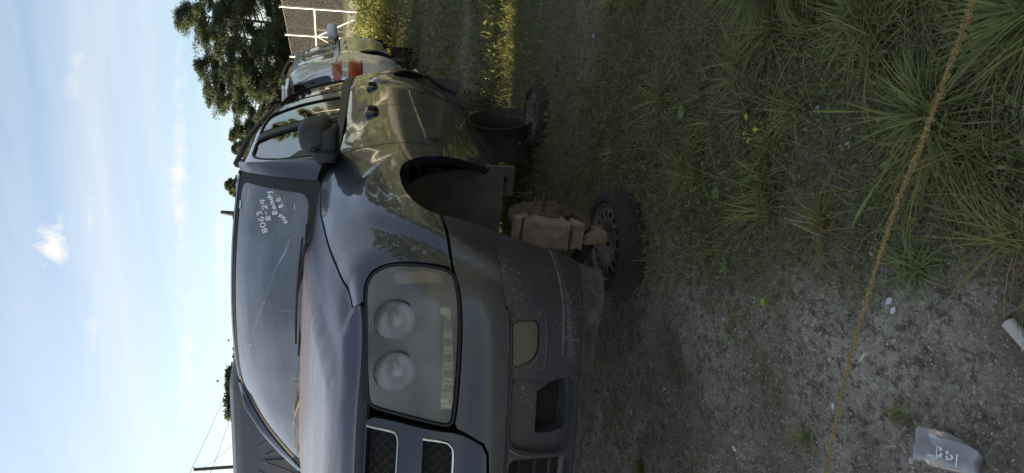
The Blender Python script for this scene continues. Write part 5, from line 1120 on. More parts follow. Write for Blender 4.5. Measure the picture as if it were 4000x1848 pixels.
# woven mesh: two families of diagonal wires
off_n = Vector(RGT)*.04
def wires(d0, d1, p, r):
    V = []; F = []; H = 2.42; n = int((d1-d0)/p); segs = 1
    for sgn in (1, -1):
        for k in range(-int(H/p), n+1):
            a = d0+k*p if sgn > 0 else d0+(k+int(H/p)+1)*p; b = a+sgn*H; t0 = 0.; t1 = 1.
            lo_, hi_ = d0, d1
            for (lim, s_) in ((lo_, 1), (hi_, -1)):
                fa, fb = (a-lim)*s_, (b-lim)*s_
                if fa < 0 and fb < 0: t1 = -1; break
                if fa < 0: t0 = max(t0, fa/(fa-fb))
                elif fb < 0: t1 = min(t1, fa/(fa-fb))
            if t1 <= t0: continue
            A = FL(a+(b-a)*t0, .03+H*t0); B = FL(a+(b-a)*t1, .03+H*t1); dd = (B-A).normalized(); s1 = Vector(RGT)*r; s2 = dd.cross(Vector(RGT))*r; b0 = len(V)
            for P_ in (A, B):
                for q in range(3): V.append(P_+s1*math.cos(q*2.094)+s2*math.sin(q*2.094))
            F += [(b0+q, b0+(q+1) % 3, b0+3+(q+1) % 3, b0+3+q) for q in range(3)]
    return V, F
for d0, d1, p, r in ((-9, 12, .075, .0018), (12, 36, .07, .0011), (36, 62, .14, .0018)):
    V, F = wires(d0, d1, p, r); mesh('wire_mesh', V, F, WIRE, fence)['kind'] = 'stuff'
# ------------------------------------------------------------------ trees
def tree(loc, H, R, label, kind='pine', seed=1, dens=1.0, lmat=None, crown0=.45, leaf=.22, cat='tree', name='pine_tree', group=None):
    r_ = np.random.default_rng(seed); rd = random.Random(seed); e = empty(name, loc); tag(e, label, cat, group)
    tr = MB(); lean = Vector((rd.uniform(-.04, .04), rd.uniform(-.04, .04), 1)); nseg = 8; tp = [Vector((lean.x*H*t+.15*math.sin(t*5+seed), lean.y*H*t+.12*math.sin(t*4+seed*2), H*t*.96)) for t in np.linspace(0, 1, nseg)]
    tr.tube(tp, [max(.015*H*(1-t)**.8*1.0, .02) for t in np.linspace(0, 1, nseg)], 8)
    cen = []; nb = int((34 if kind == 'pine' else 26)*dens)
    fpt = lambda t: tp[min(int(t*(nseg-1)), nseg-2)].lerp(tp[min(int(t*(nseg-1)), nseg-2)+1], t*(nseg-1)-min(int(t*(nseg-1)), nseg-2))
    for k in range(nb):
        t = crown0+(1-crown0)*(k+rd.random())/nb; s = (t-crown0)/(1-crown0); a = rd.uniform(0, 6.283); base = fpt(min(t, .98))
        rad = R*(math.sin(math.pi*min(1, .22+s*.80))**.7)*rd.uniform(.55, 1.1); up_ = rd.uniform(.05, .45)*rad
        tip = base+Vector((math.cos(a)*rad, math.sin(a)*rad, up_)); mid = base.lerp(tip, .5)+Vector((0, 0, -.06*rad))
        tr.tube([base, mid, tip], [.0045*H, .0028*H, .0014*H], 4)
        m_ = int(3+rad*2.0)
        for q in range(m_): 
            tt = rd.uniform(.35, 1.08); c = base.lerp(tip, tt); cen.append((c.x+rd.uniform(-.3, .3)*R*.25, c.y+rd.uniform(-.3, .3)*R*.25, c.z+rd.uniform(-.05, .3)*R*.2, rd.uniform(.55, 1.15)))
    tr.build('trunk', BARK, e, True); cen = np.array(cen); n = int(125 if kind == 'pine' else 110); C = np.repeat(cen[:, :3], n, 0); sz = np.repeat(cen[:, 3], n)
    d = r_.normal(size=C.shape); d /= np.linalg.norm(d, axis=1, keepdims=True); rad = r_.random(len(C))**.5; C = C+d*(rad*sz*R*.21)[:, None]*np.array([1, 1, .62])
    global rng; old = rng; rng = r_; V, F = leaves(C, r_.uniform(.6, 1.4, len(C))*leaf*1.1, n_dir=d*.9, asp=.24 if kind == 'pine' else .45); rng = old
    mesh('crown', V, F, lmat or PINE, e); return e
TR = [ # depth, lateral, height, radius, label
 (62, 20.5, 13.2, 3.4, 'tall pine at the right edge behind the chain-link fence'),
 (60, 16.3, 12.7, 3.1, 'second tall pine from the right edge behind the fence'),
 (64, 13.6, 12.0, 2.9, 'pine in the middle of the clump behind the fence, trunk showing against sky'),
 (60, 10.6, 10.6, 2.8, 'rounded pine left of the middle of the clump behind the fence'),
 (63, 8.3, 9.0, 2.4, 'shorter pine near the left end of the clump behind the fence'),
 (68, 23.0, 13.6, 3.3, 'back-row pine half hidden at the right edge of the clump'),
 (72, 18.0, 12.6, 2.9, 'back-row pine showing between the two tallest pines'),
]
for i, (d, l, h, r_, lb) in enumerate(TR): tree(W(d, l), h, r_, lb, seed=11+i, crown0=.36, leaf=.19, dens=1.55)
SM = [(75, 8.6, 10.4, 1.4, 'small tree top just above the roof behind the windshield pillar'), (75, 5.3, 11.0, 1.6, 'small tree top above the roof beside the antenna'), (80, -10.4, 10.4, .9, 'tiny tree top peeping over the middle of the roof'), (58, -11.0, 8.5, 3.2, 'broad tree top between the roof and the grey van')]
for i, (d, l, h, r_, lb) in enumerate(SM): tree(W(d, l), h, r_, lb, seed=41+i, crown0=.55, leaf=.24, dens=2.6, kind='oak', name='tree', lmat=PINE)
# dense undergrowth closing the foot of the pines
def thicket(c0, c1, h, dpt, n, mt, leaf, label, seed, cat='thicket', name='thicket'):
    r_ = np.random.default_rng(seed); t = r_.random(n); a = np.array(c0); b = np.array(c1); base = a+(b-a)*t[:, None]
    hh = h*(.86+.14*np.sin(t*23+seed)*np.sin(t*7.7))*(.88+.12*np.sin(t*61)); z = r_.random(n)**.85*hh
    C = np.stack([base[:, 0]+r_.normal(size=n)*dpt*.4, base[:, 1]+r_.normal(size=n)*dpt*.4, z], 1)
    V, F = leaves(C, r_.uniform(.6, 1.4, n)*leaf, asp=.6); o = mesh(name, V, F, mt); tag(o, label, cat, kind='stuff'); return o
thicket(W(67, 4)[:2], W(67, 34)[:2], 6.9, 2.5, 80000, PINE, .40, 'dark thicket closing the foot of the pines', 3)
thicket(W(90, -40)[:2], W(90, 5)[:2], 4.0, 3, 14000, PINE, .6, 'distant dark tree line behind the cars', 4)
# trees and scrub beyond the road on the right: they mirror in the car's flank
for i, (d, l, h) in enumerate(((-15, 21.5, 13), (-10, 22.5, 14.5), (-5, 21, 12.5), (0, 22.5, 15), (5, 21, 13.5), (10, 22.5, 14.5), (15, 21, 13.5), (21, 22.5, 15), (27, 21.5, 13), (34, 22.5, 14.5), (42, 22.5, 14))):
    tree(W(d, l), h, 3.6, 'pine in the row beyond the sandy road on the right', seed=71+i, crown0=.16, leaf=.36, dens=1.3, lmat=SHRUB, group='pines beyond the sandy road')
thicket(W(-25, 17.5)[:2], W(50, 17.5)[:2], 3.0, 1.8, 26000, SHRUB, .45, 'green scrub along the far side of the sandy road', 5)
# ------------------------------------------------------------------ shrubs and weeds between the cars and the fence
def shrub(loc, r_, h, n, mt, leaf, label, seed, name='shrub', group=None):
    q = np.random.default_rng(seed); e = empty(name, loc); tag(e, label, 'shrub', group); st = MB(); C = []
    for k in range(max(6, n//160)):
        a = q.uniform(0, 6.283); tip = np.array((math.cos(a)*r_*q.uniform(.2, 1), math.sin(a)*r_*q.uniform(.2, 1), h*q.uniform(.5, 1)))
        st.tube([(0, 0, 0), tuple(tip*[.35, .35, .5]), tuple(tip)], [.008, .006, .002], 4); m_ = n//max(6, n//160); t = q.uniform(.3, 1.05, m_)[:, None]; C.append(tip*t+q.normal(size=(m_, 3))*[r_*.16, r_*.16, h*.08])
    st.build('stems', STEM, e); C = np.concatenate(C); C[:, 2] = np.maximum(C[:, 2], .01)
    V, F = leaves(C, q.uniform(.6, 1.4, len(C))*leaf, asp=.5); mesh('foliage', V, F, mt, e); return e
shrub(W(13.4, 3.55), .75, .62, 3600, BRIGHT, .055, 'yellow-green weed bush lit by the sun at the right edge beside the silver SUV', 1)
shrub(W(14.4, 2.75), .6, .50, 2400, BRIGHT, .05, 'smaller sunlit weed clump next to the front of the silver SUV', 2)
shrub(W(15.8, 4.3), .8, .75, 3000, SHRUB, .06, 'green bush behind the sunlit weeds near the fence foot', 3)
shrub(W(17.5, 5.2), .8, .8, 2600, SHRUB, .07, 'dark green bush against the fence at the right edge', 4)
shrub(W(18.5, 4.2), .9, .7, 2600, SHRUB, .07, 'green bush at the foot of the fence post', 5)
shrub(W(17.8, 3.4), .8, .6, 2000, BRIGHT, .06, 'pale weeds right behind the mirror of the silver SUV', 6)
shrub(W(14.6, 4.4), .6, .5, 2000, BRIGHT, .05, 'sunlit tuft of weeds at the right edge above the yellow-green bush', 8)
# ------------------------------------------------------------------ ground cover near the camera
def weedmask(x, y):
    # 1 in the weedy strip beside the car, 0 on the bare dirt in front of the bumper
    line = np.interp(x, [-9, -1.0, -.3, .3, .8, 1.3, 1.8, 3], [-2, .1, .55, .60, .78, .98, 1.12, 1.5])
    m = sstep(-.10, .22, y-line)
    nn = gnoise(x*1.7+5, y*1.7)/.03
    bare = np.exp(-((x+1.15)/.55)**2)*sstep(1.15, 1.45, y)+np.exp(-((x+4.2)/.55)**2)*.8
    bare = bare+.9*np.exp(-((x-1.10)**2+(y-1.17)**2)/.045)+.8*np.exp(-((x-1.52)**2+(y-1.13)**2)/.03)
    return np.clip(m*(.80+.9*nn)-bare*.8, 0, 1)
def scatter(n, x0, x1, y0, y1, dens, seed):
    q = np.random.default_rng(seed); x = q.uniform(x0, x1, n); y = q.uniform(y0, y1, n); k = q.random(n) < dens(x, y); x, y = x[k], y[k]
    clear = ~((x > -.36) & (x < .10) & (np.hypot(x+.15, y-.65) < .235)); x, y = x[clear], y[clear]; return np.stack([x, y, gz(x, y)], 1), q
# creeping leafy weeds
P, q = scatter(260000, -3.4, 2.4, .0, 3.0, lambda x, y: weedmask(x, y)*.8, 21)
P[:, 2] += q.uniform(.002, .035, len(P))*(.5+weedmask(P[:, 0], P[:, 1])); V, F = leaves(P, q.uniform(.007, .020, len(P)), asp=.42); tag(mesh('low_weeds', V, F, WEED), 'low tangled weeds carpeting the dirt beside the dark SUV', 'weeds', kind='stuff')
P, q = scatter(90000, -3.4, 2.4, .0, 3.0, lambda x, y: weedmask(x+1, y-.05)*.8, 22)
P[:, 2] += q.uniform(.004, .05, len(P)); V, F = leaves(P, q.uniform(.006, .016, len(P)), asp=.5); tag(mesh('grey_weeds', V, F, WEEDG), 'grey-green fine-leaved weeds mixed through the ground cover', 'weeds', kind='stuff')
# short grass
P, q = scatter(60000, -3.4, 2.4, .0, 3.0, lambda x, y: weedmask(x, y)*.75, 23); n = len(P)
a = q.uniform(0, 6.283, n); ln = np.stack([np.cos(a), np.sin(a)], 1)*q.uniform(.3, 1.6, n)[:, None]; V, F = blades(P, q.uniform(.03, .12, n), ln, q.uniform(.0010, .0028, n), 3); tag(mesh('short_grass', V, F, GRASS), 'thin short grass growing through the weeds', 'grass', kind='stuff')
# taller tangled olive grass in loose clumps over the weedy strip
q = np.random.default_rng(61); cs = []
while len(cs) < 120:
    x_, y_ = q.uniform(-.6, 2.2), q.uniform(.45, 2.3)
    if q.random() < (math.exp(-((x_-.72)**2+(y_-1.42)**2)/.10)+math.exp(-((x_-.30)**2+(y_-1.22)**2)/.09)+.25*math.exp(-((x_-1.62)**2+(y_-1.38)**2)/.05)+(.9 if y_ > 1.62-.05*x_ else 0)+.10)*float(weedmask(np.array([x_]), np.array([y_]))[0])*sstep(.55, 1.2, y_-.25*x_+.15) and math.hypot(x_+.15, y_-.65) > .36: cs.append((x_, y_, q.uniform(.5, 1.2), q.uniform(0, 6.283)))
B = []; A_ = []; H_ = []
for (x_, y_, s_, a0) in cs:
    k = int(70*s_); B.append(np.stack([x_+q.normal(0, .02*s_, k), y_+q.normal(0, .02*s_, k)], 1)); A_.append(np.where(q.random(k) < .5, a0+q.normal(0, .6, k), q.uniform(0, 6.283, k))); H_.append(q.uniform(.05, .17, k)*s_)
B = np.concatenate(B); A_ = np.concatenate(A_); H_ = np.concatenate(H_); P = np.stack([B[:, 0], B[:, 1], gz(B[:, 0], B[:, 1])], 1); ln = np.stack([np.cos(A_), np.sin(A_)], 1)*q.uniform(.3, 1.9, len(A_))[:, None]
OLIVE = leafmat('olive_grass', (.075, .082, .026), (.165, .165, .055), .35); V, F = blades(P, H_, ln, q.uniform(.0014, .0034, len(H_)), 5, .5); k = V[:, 2] < gz(V[:, 0], V[:, 1]); V[k, 2] = gz(V[k, 0], V[k, 1])+.003
tag(mesh('tangled_grass', V, F, OLIVE), 'tangled olive grass lying over the weeds by the tussocks', 'grass', kind='stuff')
k = q.random(len(H_)) < .35; V, F = blades(P[k]+[.01, .01, 0], H_[k]*.8, ln[k][:, ::-1]*1.2, q.uniform(.0012, .0026, k.sum()), 4, .55); kk_ = V[:, 2] < gz(V[:, 0], V[:, 1]); V[kk_, 2] = gz(V[kk_, 0], V[kk_, 1])+.002
tag(mesh('dead_grass', V, F, DRYG), 'dead straw-coloured grass matted among the green', 'grass', kind='stuff')
# stray bent blades between the clumps, so that no clump stands alone
def strayd(x, y): return np.clip(weedmask(x, y)*(.25+.75*sstep(.9, 1.5, y-.2*x)), 0, 1)
P, q = scatter(30000, -1.2, 2.4, .3, 2.6, strayd, 63); n = len(P); a = q.uniform(0, 6.283, n); ln = np.stack([np.cos(a), np.sin(a)], 1)*q.uniform(1.0, 3.2, n)[:, None]; V, F = blades(P, q.uniform(.02, .07, n), ln, q.uniform(.0009, .0026, n), 5, .42); k = V[:, 2] < gz(V[:, 0], V[:, 1]); V[k, 2] = gz(V[k, 0], V[k, 1])+.003
tag(mesh('stray_grass', V[:len(V)//2*2], F, OLIVE), 'stray bent grass blades crossing between the clumps', 'grass', kind='stuff')
P, q = scatter(14000, -1.2, 2.4, .3, 2.6, strayd, 64); n = len(P); a = q.uniform(0, 6.283, n); ln = np.stack([np.cos(a), np.sin(a)], 1)*q.uniform(1.0, 4, n)[:, None]; V, F = blades(P, q.uniform(.01, .05, n), ln, q.uniform(.0009, .0022, n), 4, .35); k = V[:, 2] < gz(V[:, 0], V[:, 1]); V[k, 2] = gz(V[k, 0], V[k, 1])+.003
tag(mesh('stray_dead_grass', V, F, DRYG), 'dead blades fallen between the clumps', 'grass', kind='stuff')
# dry litter, stems, needles on the whole dirt
def bareish(x, y): return .30+.7*np.clip(gnoise(x*2.2+9, y*2.2)/.03+.3, 0, 1)
P, q = scatter(30000, -2.6, 2.8, -1.2, 2.8, bareish, 24); P[:, 2] += .003; V, F = leaves(P, q.uniform(.004, .016, len(P)), asp=.35, flat=.8); tag(mesh('dry_litter', V, F, DRYG), 'dry leaf bits and needles scattered over the dirt', 'litter', kind='stuff')
tw = MB(); q = random.Random(5)
for i in range(420):
    x = q.uniform(-1.2, 2.2); y = q.uniform(-.2, 2.2)
    if q.random() > float(weedmask(np.array([x]), np.array([y]))[0])+.06: continue
    if math.hypot(x+.15, y-.65) < .25: continue
    a = q.uniform(0, 6.28); pts = []; z = gzz(x, y)+.008
    for k in range(6): pts.append((x, y, z+.02*math.sin(k*1.1)*q.random())); a += q.uniform(-.6, .6); x += math.cos(a)*.030; y += math.sin(a)*.030; z = gzz(x, y)+.008
    tw.tube(pts, [.0013]*5+[.0006], 3)
tag(tw.build('runner_stems', mat('runner_stems', (.11, .115, .06), .8)), 'thin runner stems crossing the weeds', 'stems', kind='stuff')
# grit and pale pebbles
def pebble_mesh(nm, n, x0, x1, y0, y1, s0, s1, mt, seed, lab, dens=None):
    P, q = scatter(n, x0, x1, y0, y1, dens or (lambda x, y: .25+.75*np.clip(gnoise(x*1.3, y*1.3+3)/.02+.4, 0, 1)), seed); n = len(P); s = s0*(s1/s0)**(q.random(n)**2.2)
    o_ = np.array([(1, 0, 0), (-.5, .87, 0), (-.5, -.87, 0), (0, 0, .7), (0, 0, -.5)], float); rot = q.uniform(0, 6.28, n); c, s_ = np.cos(rot), np.sin(rot); V = o_[None]*s[:, None, None]*q.uniform(.6, 1.3, (n, 5, 1)); X_ = V[..., 0]*c[:, None]-V[..., 1]*s_[:, None]; Y_ = V[..., 0]*s_[:, None]+V[..., 1]*c[:, None]; V = np.stack([X_, Y_, V[..., 2]], -1)+P[:, None]
    f = np.array([(0, 1, 3), (1, 2, 3), (2, 0, 3), (1, 0, 4), (2, 1, 4), (0, 2, 4)]); F = (np.arange(n)*5)[:, None, None]+f[None]; tag(mesh(nm, V.reshape(-1, 3), F.reshape(-1, 3), mt), lab, 'gravel', kind='stuff')
pebble_mesh('grit', 130000, -1.2, 2.6, -1.2, 2.6, .0010, .0042, mat('grey_grit', (.30, .27, .24), .9, col2=(.60, .57, .52), nscale=90), 31, 'fine grey grit over the dirt')
pebble_mesh('dark_grit', 40000, -1.2, 2.6, -1.2, 2.6, .0012, .0045, mat('dark_grit', (.05, .042, .034), .9, col2=(.10, .085, .07), nscale=90), 32, 'dark crumbs of soil over the dirt')
pebble_mesh('shell_bits', 1300, -.8, 2.4, -.8, 2.4, .0016, .007, mat('shell_white', (.50, .50, .50), .8), 33, 'white shell chips scattered in the dirt')
pebble_mesh('soil_clods', 4000, -2.2, 2.6, -1.2, 2.6, .003, .010, GM, 34, 'small clods of dirt')
# farther weeds behind the car and up to the fence
def farmask(x, y):
    nn = np.clip(.5+gnoise(x*.5, y*.5)/.022, 0, 1); path = np.exp(-((x+4.3)/.35)**2)+.6*np.exp(-((x+6.2)/.4)**2); return np.clip(nn*1.2+.08-path*.9, .03, 1)
q = np.random.default_rng(25); n = 290000; dep = 3.4+14*q.random(n)**1.35; lat = q.uniform(-2, 7.5, n); x = CAMPOS.x+FX*dep+RX*lat; y = CAMPOS.y+FY*dep+RY*lat; k = (q.random(n) < farmask(x, y)) & (x < -1.3) & (y > -1.2); x, y, dep = x[k], y[k], dep[k]
P = np.stack([x, y, gz(x, y)+q.uniform(0, .10, len(x))*np.clip(dep/6, 1, 2.4)*(.4+.9*farmask(x*1.9, y*1.9))], 1); V, F = leaves(P, q.uniform(.018, .042, len(P))*(.75+dep*.04), asp=.45); tag(mesh('far_weeds', V, F, WEED), 'weedy ground cover stretching from the dark SUV to the fence', 'weeds', kind='stuff')
n = 30000; dep = 4.2+13*q.random(n)**1.3; lat = q.uniform(-1, 7, n); x = CAMPOS.x+FX*dep+RX*lat; y = CAMPOS.y+FY*dep+RY*lat; k = (q.random(n) < farmask(x, y)) & (x < -1.5) & (y > -.8); x, y, dep = x[k], y[k], dep[k]; n = len(x); a = q.uniform(0, 6.283, n)
V, F = blades(np.stack([x, y, gz(x, y)], 1), q.uniform(.06, .20, n), np.stack([np.cos(a), np.sin(a)], 1)*q.uniform(.1, .9, n)[:, None], .003+dep*.0006, 3); tag(mesh('far_grass', V, F, GRASS), 'longer grass among the weeds towards the fence', 'grass', kind='stuff')
# dry sunlit weeds in the strip of sun behind the dark SUV
n = 9000; x = q.uniform(-3.4, -2.2, n); y = q.uniform(-.3, 2.8, n); k = q.random(n) < np.clip(.35+gnoise(x*3, y*3)/.02, 0, 1); x, y = x[k], y[k]; n = len(x); a = q.uniform(0, 6.283, n)
V, F = blades(np.stack([x, y, gz(x, y)], 1), q.uniform(.04, .17, n), np.stack([np.cos(a), np.sin(a)], 1)*q.uniform(.3, 1.2, n)[:, None], q.uniform(.003, .007, n), 3); tag(mesh('dry_grass', V, F, BRIGHT), 'dry weeds catching the strip of sun behind the dark SUV', 'grass', kind='stuff')
# dry grass seen under the far side of the car
# ------------------------------------------------------------------ grass tussocks
def tussock(c, n, L, mt, label, seed, wd=(.003, .006), lean=(.5, 1.7), seed_heads=0, up_dir=None, name='grass_tussock', group=None):
    q = np.random.default_rng(seed); e = empty(name, (c[0], c[1], gzz(*c[:2])-.004)); tag(e, label, 'grass', group)
    b = np.stack([q.normal(0, .014, n), q.normal(0, .014, n), np.zeros(n)], 1); a = q.uniform(0, 6.283, n)
    if up_dir is not None: a = np.where(q.random(n) < .65, math.atan2(up_dir[1], up_dir[0])+q.normal(0, .5, n), a)
    ln = np.stack([np.cos(a), np.sin(a)], 1)*q.uniform(*lean, n)[:, None]; h = q.uniform(.35, 1.0, n)*L/np.sqrt(1+np.sum(ln**2, 1)); V, F = blades(b, h, ln, q.uniform(*wd, n), 6, .50)
    V[:, 2] = np.maximum(V[:, 2], .006); mesh('blades', V, F, mt, e)
    nd = n//4; a = q.uniform(0, 6.283, nd); ln = np.stack([np.cos(a), np.sin(a)], 1)*q.uniform(1.0, 2.2, nd)[:, None]; V, F = blades(np.stack([q.normal(0, .02, nd), q.normal(0, .02, nd), np.zeros(nd)], 1), q.uniform(.3, .8, nd)*L/np.sqrt(1+np.sum(ln**2, 1)), ln, q.uniform(.002, .004, nd), 4, .5); V[:, 2] = np.maximum(V[:, 2], .004); mesh('dead_blades', V, F, DRYG, e)
    for k in range(seed_heads):
        a_ = q.uniform(0, 6.283); d = Vector((math.cos(a_), math.sin(a_), 0)); pts = [d*(L*1.1*t)+Vector((0, 0, L*.75*(t-.45*t*t))) for t in np.linspace(0, 1, 12)]; MB().tube(pts, [.0012]*7+[.002, .0035, .004, .003, .001], 5).build('seed_head', LEAFG, e)
    return e
tussock((1.369, 1.472), 330, .26, GRASS, 'large grass tussock with radiating blades under the long seed stalk', 1, seed_heads=2)
tussock((.74, 1.80), 800, .40, GRASS, 'big lush clump of long green blades at the top edge, centre right', 2, wd=(.004, .0085), lean=(.2, 1.3), seed_heads=3)
tussock((.95, 1.92), 650, .42, GRASS, 'long-bladed clump just beyond the lush one, cut by the top edge', 12, wd=(.004, .008), lean=(.2, 1.2))
tussock((1.60, 1.70), 420, .30, GRASS, 'grass tussock in the top right corner, blades reaching left', 3, wd=(.003, .006))
tussock((.66, 1.36), 200, .24, WEED, 'spreading grass clump left of the large tussock, by the yellow leaves', 4, wd=(.002, .0045), lean=(.8, 2.0))
tussock((.34, 1.20), 170, .22, WEED, 'low grass clump nearest the front wheel arch among the weeds', 5, wd=(.002, .004), lean=(.8, 2.0))
tussock((.80, 1.18), 150, .18, GRASS, 'small grass clump between the car and the large tussock', 6, wd=(.002, .004))
tussock((1.10, 1.66), 160, .26, GRASS, 'grass clump between the lush one and the large tussock', 7, wd=(.0025, .005))
tussock((1.501, .802), 46, .055, GRASS, 'tiny dark green grass tuft standing alone on the bare dirt', 8, wd=(.002, .004), lean=(.3, 1.2))
tussock((1.23, .565), 40, .10, GRASS, 'small grass tuft at the lower edge where the seed stalk ends', 9, wd=(.002, .004))
tussock((-3.05, 1.75), 150, .34, GRASS, 'green tuft standing in the strip of sun at the top edge', 10, wd=(.004, .009), lean=(.1, .9))
tussock((-2.75, 1.62), 90, .30, BRIGHT, 'dry reddish grass tuft in the strip of sun', 11, wd=(.004, .009), lean=(.1, .9))
tussock((.30, -.20), 160, .07, GRASS, 'short grass patch under the front bumper at the lower edge', 13, wd=(.002, .004), lean=(.5, 1.5))
tussock((1.42, 1.14), 60, .16, LEAFG, 'sparse grass sprig with one long pale leaf beside the seed stalk', 14, wd=(.002, .005), lean=(.8, 1.8))
# ------------------------------------------------------------------ single broad-leaved plants
def leafshape(L, w_, n=6):
    P = []; F = []
    for i in range(n+1):
        t = i/n; ww = w_*.5*math.sin(math.pi*min(1, t*.96+.03))**.8; P += [(-ww, L*t, .10*L*math.sin(t*2.2)+.12*ww), (0, L*t, .10*L*math.sin(t*2.2)), (ww, L*t, .10*L*math.sin(t*2.2)+.12*ww)]
    for i in range(n): F += [(3*i, 3*i+1, 3*i+4, 3*i+3), (3*i+1, 3*i+2, 3*i+5, 3*i+4)]
    return P, F
def leafy(c, leaves_, mt, label, hstem=.02, name='broadleaf_plant'):
    z = gzz(*c[:2]); e = empty(name, (c[0], c[1], z)); tag(e, label, 'plant'); MB().tube([(0, 0, 0), (.002, .001, hstem)], .0016, 5).build('stem', STEM, e)
    base = None
    for (a, L, w_, tl) in leaves_:
        P, F = leafshape(L, w_); M_ = Matrix.Rotation(math.radians(a), 3, 'Z') @ Matrix.Rotation(math.radians(tl), 3, 'X'); mesh('leaf', [tuple((M_ @ Vector(p))+Vector((0, 0, hstem))) for p in P], F, mt, e, smooth=True)
leafy((.71, .865), [(20, .042, .016, 15), (95, .040, .017, 10), (150, .038, .014, 20), (200, .044, .016, 8), (265, .040, .017, 15), (320, .036, .014, 22)], LEAFG, 'seedling with six pointed green leaves in the middle of the dirt')
leafy((.95, .845), [(k*40+random.uniform(-9, 9), random.uniform(.012, .020), .012, random.uniform(10, 40)) for k in range(14)], LIME, 'bright lime green rosette of tiny leaves')
leafy((.80, .655), [(30, .026, .009, 25), (80, .030, .010, 20), (160, .028, .009, 30), (230, .022, .008, 10), (300, .024, .009, 35)], LEAFG, 'small pale seedling on the bare dirt below the lime rosette')
leafy((.22, .80), [(10+k*50, .020, .009, 20) for k in range(7)], LEAFG, 'leafy sprig at the edge of the lying front wheel')
leafy((.60, 1.08), [(k*36, .030, .010, 25) for k in range(10)], LEAFG, 'low broad-leaved weed above the six-leaved seedling', .03)
leafy((.33, 1.30), [(k*33, .032, .012, 30) for k in range(11)], LEAFG, 'pale leafy weed among the low grass by the front wheel arch', .05)
leafy((1.46, .70), [(k*70+20, .020, .008, 15) for k in range(5)], WEEDG, 'grey-green sprig on the grit close to the crushed cup')
leafy((1.60, .76), [(k*65, .020, .009, 10) for k in range(6)], WEEDG, 'flat grey-leaved weed just above the crushed cup')
YL = mat('yellow_leaf', (.45, .33, .03), .7)
for k, (x, y) in enumerate(((.745, 1.345), (.800, 1.325), (.765, 1.295), (.735, 1.30))):
    P, F = leafshape(.020, .013, 4); o = mesh('fallen_leaf', P, F, YL); o.location = (x, y, gzz(x, y)+.055); o.rotation_euler = (.2, .1, k*1.7); tag(o, 'small yellow fallen leaf on the low grass', 'leaf', 'yellow fallen leaves')
# ------------------------------------------------------------------ the long dry seed stalk
A = Vector(W(1.40, 1.05, .36)); 
def onray(sx, sy, depth):
    d = cf+cr*((1848-sy-924)/2904.12)-cu*((sx-2000)/2904.12); return CAMPOS+d*depth
pts = [onray(3905, -330, 1.30), onray(3800, 0, 1.20), onray(3712, 250, 1.15), onray(3600, 560, 1.13), onray(3492, 830, 1.15), onray(3382, 1180, 1.22), onray(3300, 1480, 1.31), onray(3238, 1780, 1.42), onray(3222, 1860, 1.46)]
K = cspline(np.arange(len(pts)), np.array([tuple(p) for p in pts]))(np.linspace(0, len(pts)-1, 320)); q = random.Random(3)
st = empty('seed_stalk', tuple(K[0])); tag(st, 'long straw-yellow seed stalk arching across the tussock and the dirt', 'grass stalk')
K0 = K-K[0]; root = Vector((1.62, 2.05, gzz(1.62, 2.05)))-Vector(K[0].tolist())
MB().tube([root, root*.5+Vector((0, 0, .06)), (0, 0, 0)], .0022, 6).build('stem', STEM, st)
MB().tube(K0, list(np.interp(np.linspace(0, 1, 320), [0, .15, .6, .9, 1], [.0018, .0018, .0016, .0012, .0006])), 6).build('spike', DRYG, st)
cen = []; 
for i, p in enumerate(K0[6:]):
    t = i/314
    for k in range(16): cen.append(tuple(p+np.array([q.gauss(0, 1), q.gauss(0, 1), q.gauss(0, 1)])*.0019*(1.1-.5*t)))
V, F = leaves(np.array(cen), np.full(len(cen), .0050), asp=.45); mesh('seeds', V, F, leafmat('straw_seeds', (.13, .12, .045), (.24, .21, .085), .2), st)['kind'] = 'stuff'
# ------------------------------------------------------------------ litter
def cup():
    c = Vector((1.655, .800, gzz(1.655, .80)+.030)); e = empty('plastic_cup', tuple(c)); tag(e, 'crushed clear plastic cup with faded white print lying on the dirt', 'cup')
    PL = glassmat('crumpled_clear_plastic', (.80, .82, .85), 1.45, .25, haze=.42, hazecol=(.52, .53, .56), minref=.05)
    d = (Vector((1.745, .818, 0))-Vector((1.575, .775, 0))).normalized(); s_ = Vector((-d.y, d.x, 0)); v = []; n = 30; m_ = 9
    for j in range(m_):
        t = j/(m_-1); r = .032+.009*(1-t)
        for i in range(n):
            a = 2*math.pi*i/n; fl = .48+.10*math.sin(3*a+t*3); v.append(d*(-.072+.144*t)*1+s_*(r*math.cos(a)+.004*math.sin(5*a+7*t)+.010*math.sin(t*2.6))+Vector((0, 0, r*fl*math.sin(a)+.003*math.sin(4*a+9*t)-.008)))
    f = [(j*n+i, j*n+(i+1) % n, (j+1)*n+(i+1) % n, (j+1)*n+i) for j in range(m_-1) for i in range(n)]+[tuple((m_-1)*n+i for i in range(n))]
    mesh('cup_wall', v, f, PL, e, smooth=True); MB().tube([v[i] for i in range(n)], .0018, 6, close=True).build('rim', PL, e, True)
    pr = MB(); K_ = lambda t, a: (lambda r: d*(-.072+.144*t)+s_*(r*math.cos(a)+.010*math.sin(t*2.6))+Vector((0, 0, r*.54*math.sin(a)-.004)))(.0335+.009*(1-t))
    for (ax, ay, w_) in ((.52, 1.30, .20), (.52, 1.62, .24), (.64, 1.35, .16), (.64, 1.66, .22), (.72, 1.50, .30)):
        q_ = random.Random(int(ax*100+ay*10)); pr.tube([K_(ax+q_.uniform(-.03, .03), ay+w_*(k_/5-.5)) for k_ in range(6)], [.0018, .0026, .0020, .0028, .0020, .0014], 4)
    pr.tube([K_(.80, a) for a in np.linspace(1.15, 1.9, 8)], .0014, 4); pr.tube([K_(.46, a) for a in np.linspace(1.15, 1.9, 8)], .0010, 4)
    pr.build('white_print', PEN, e)
cup()
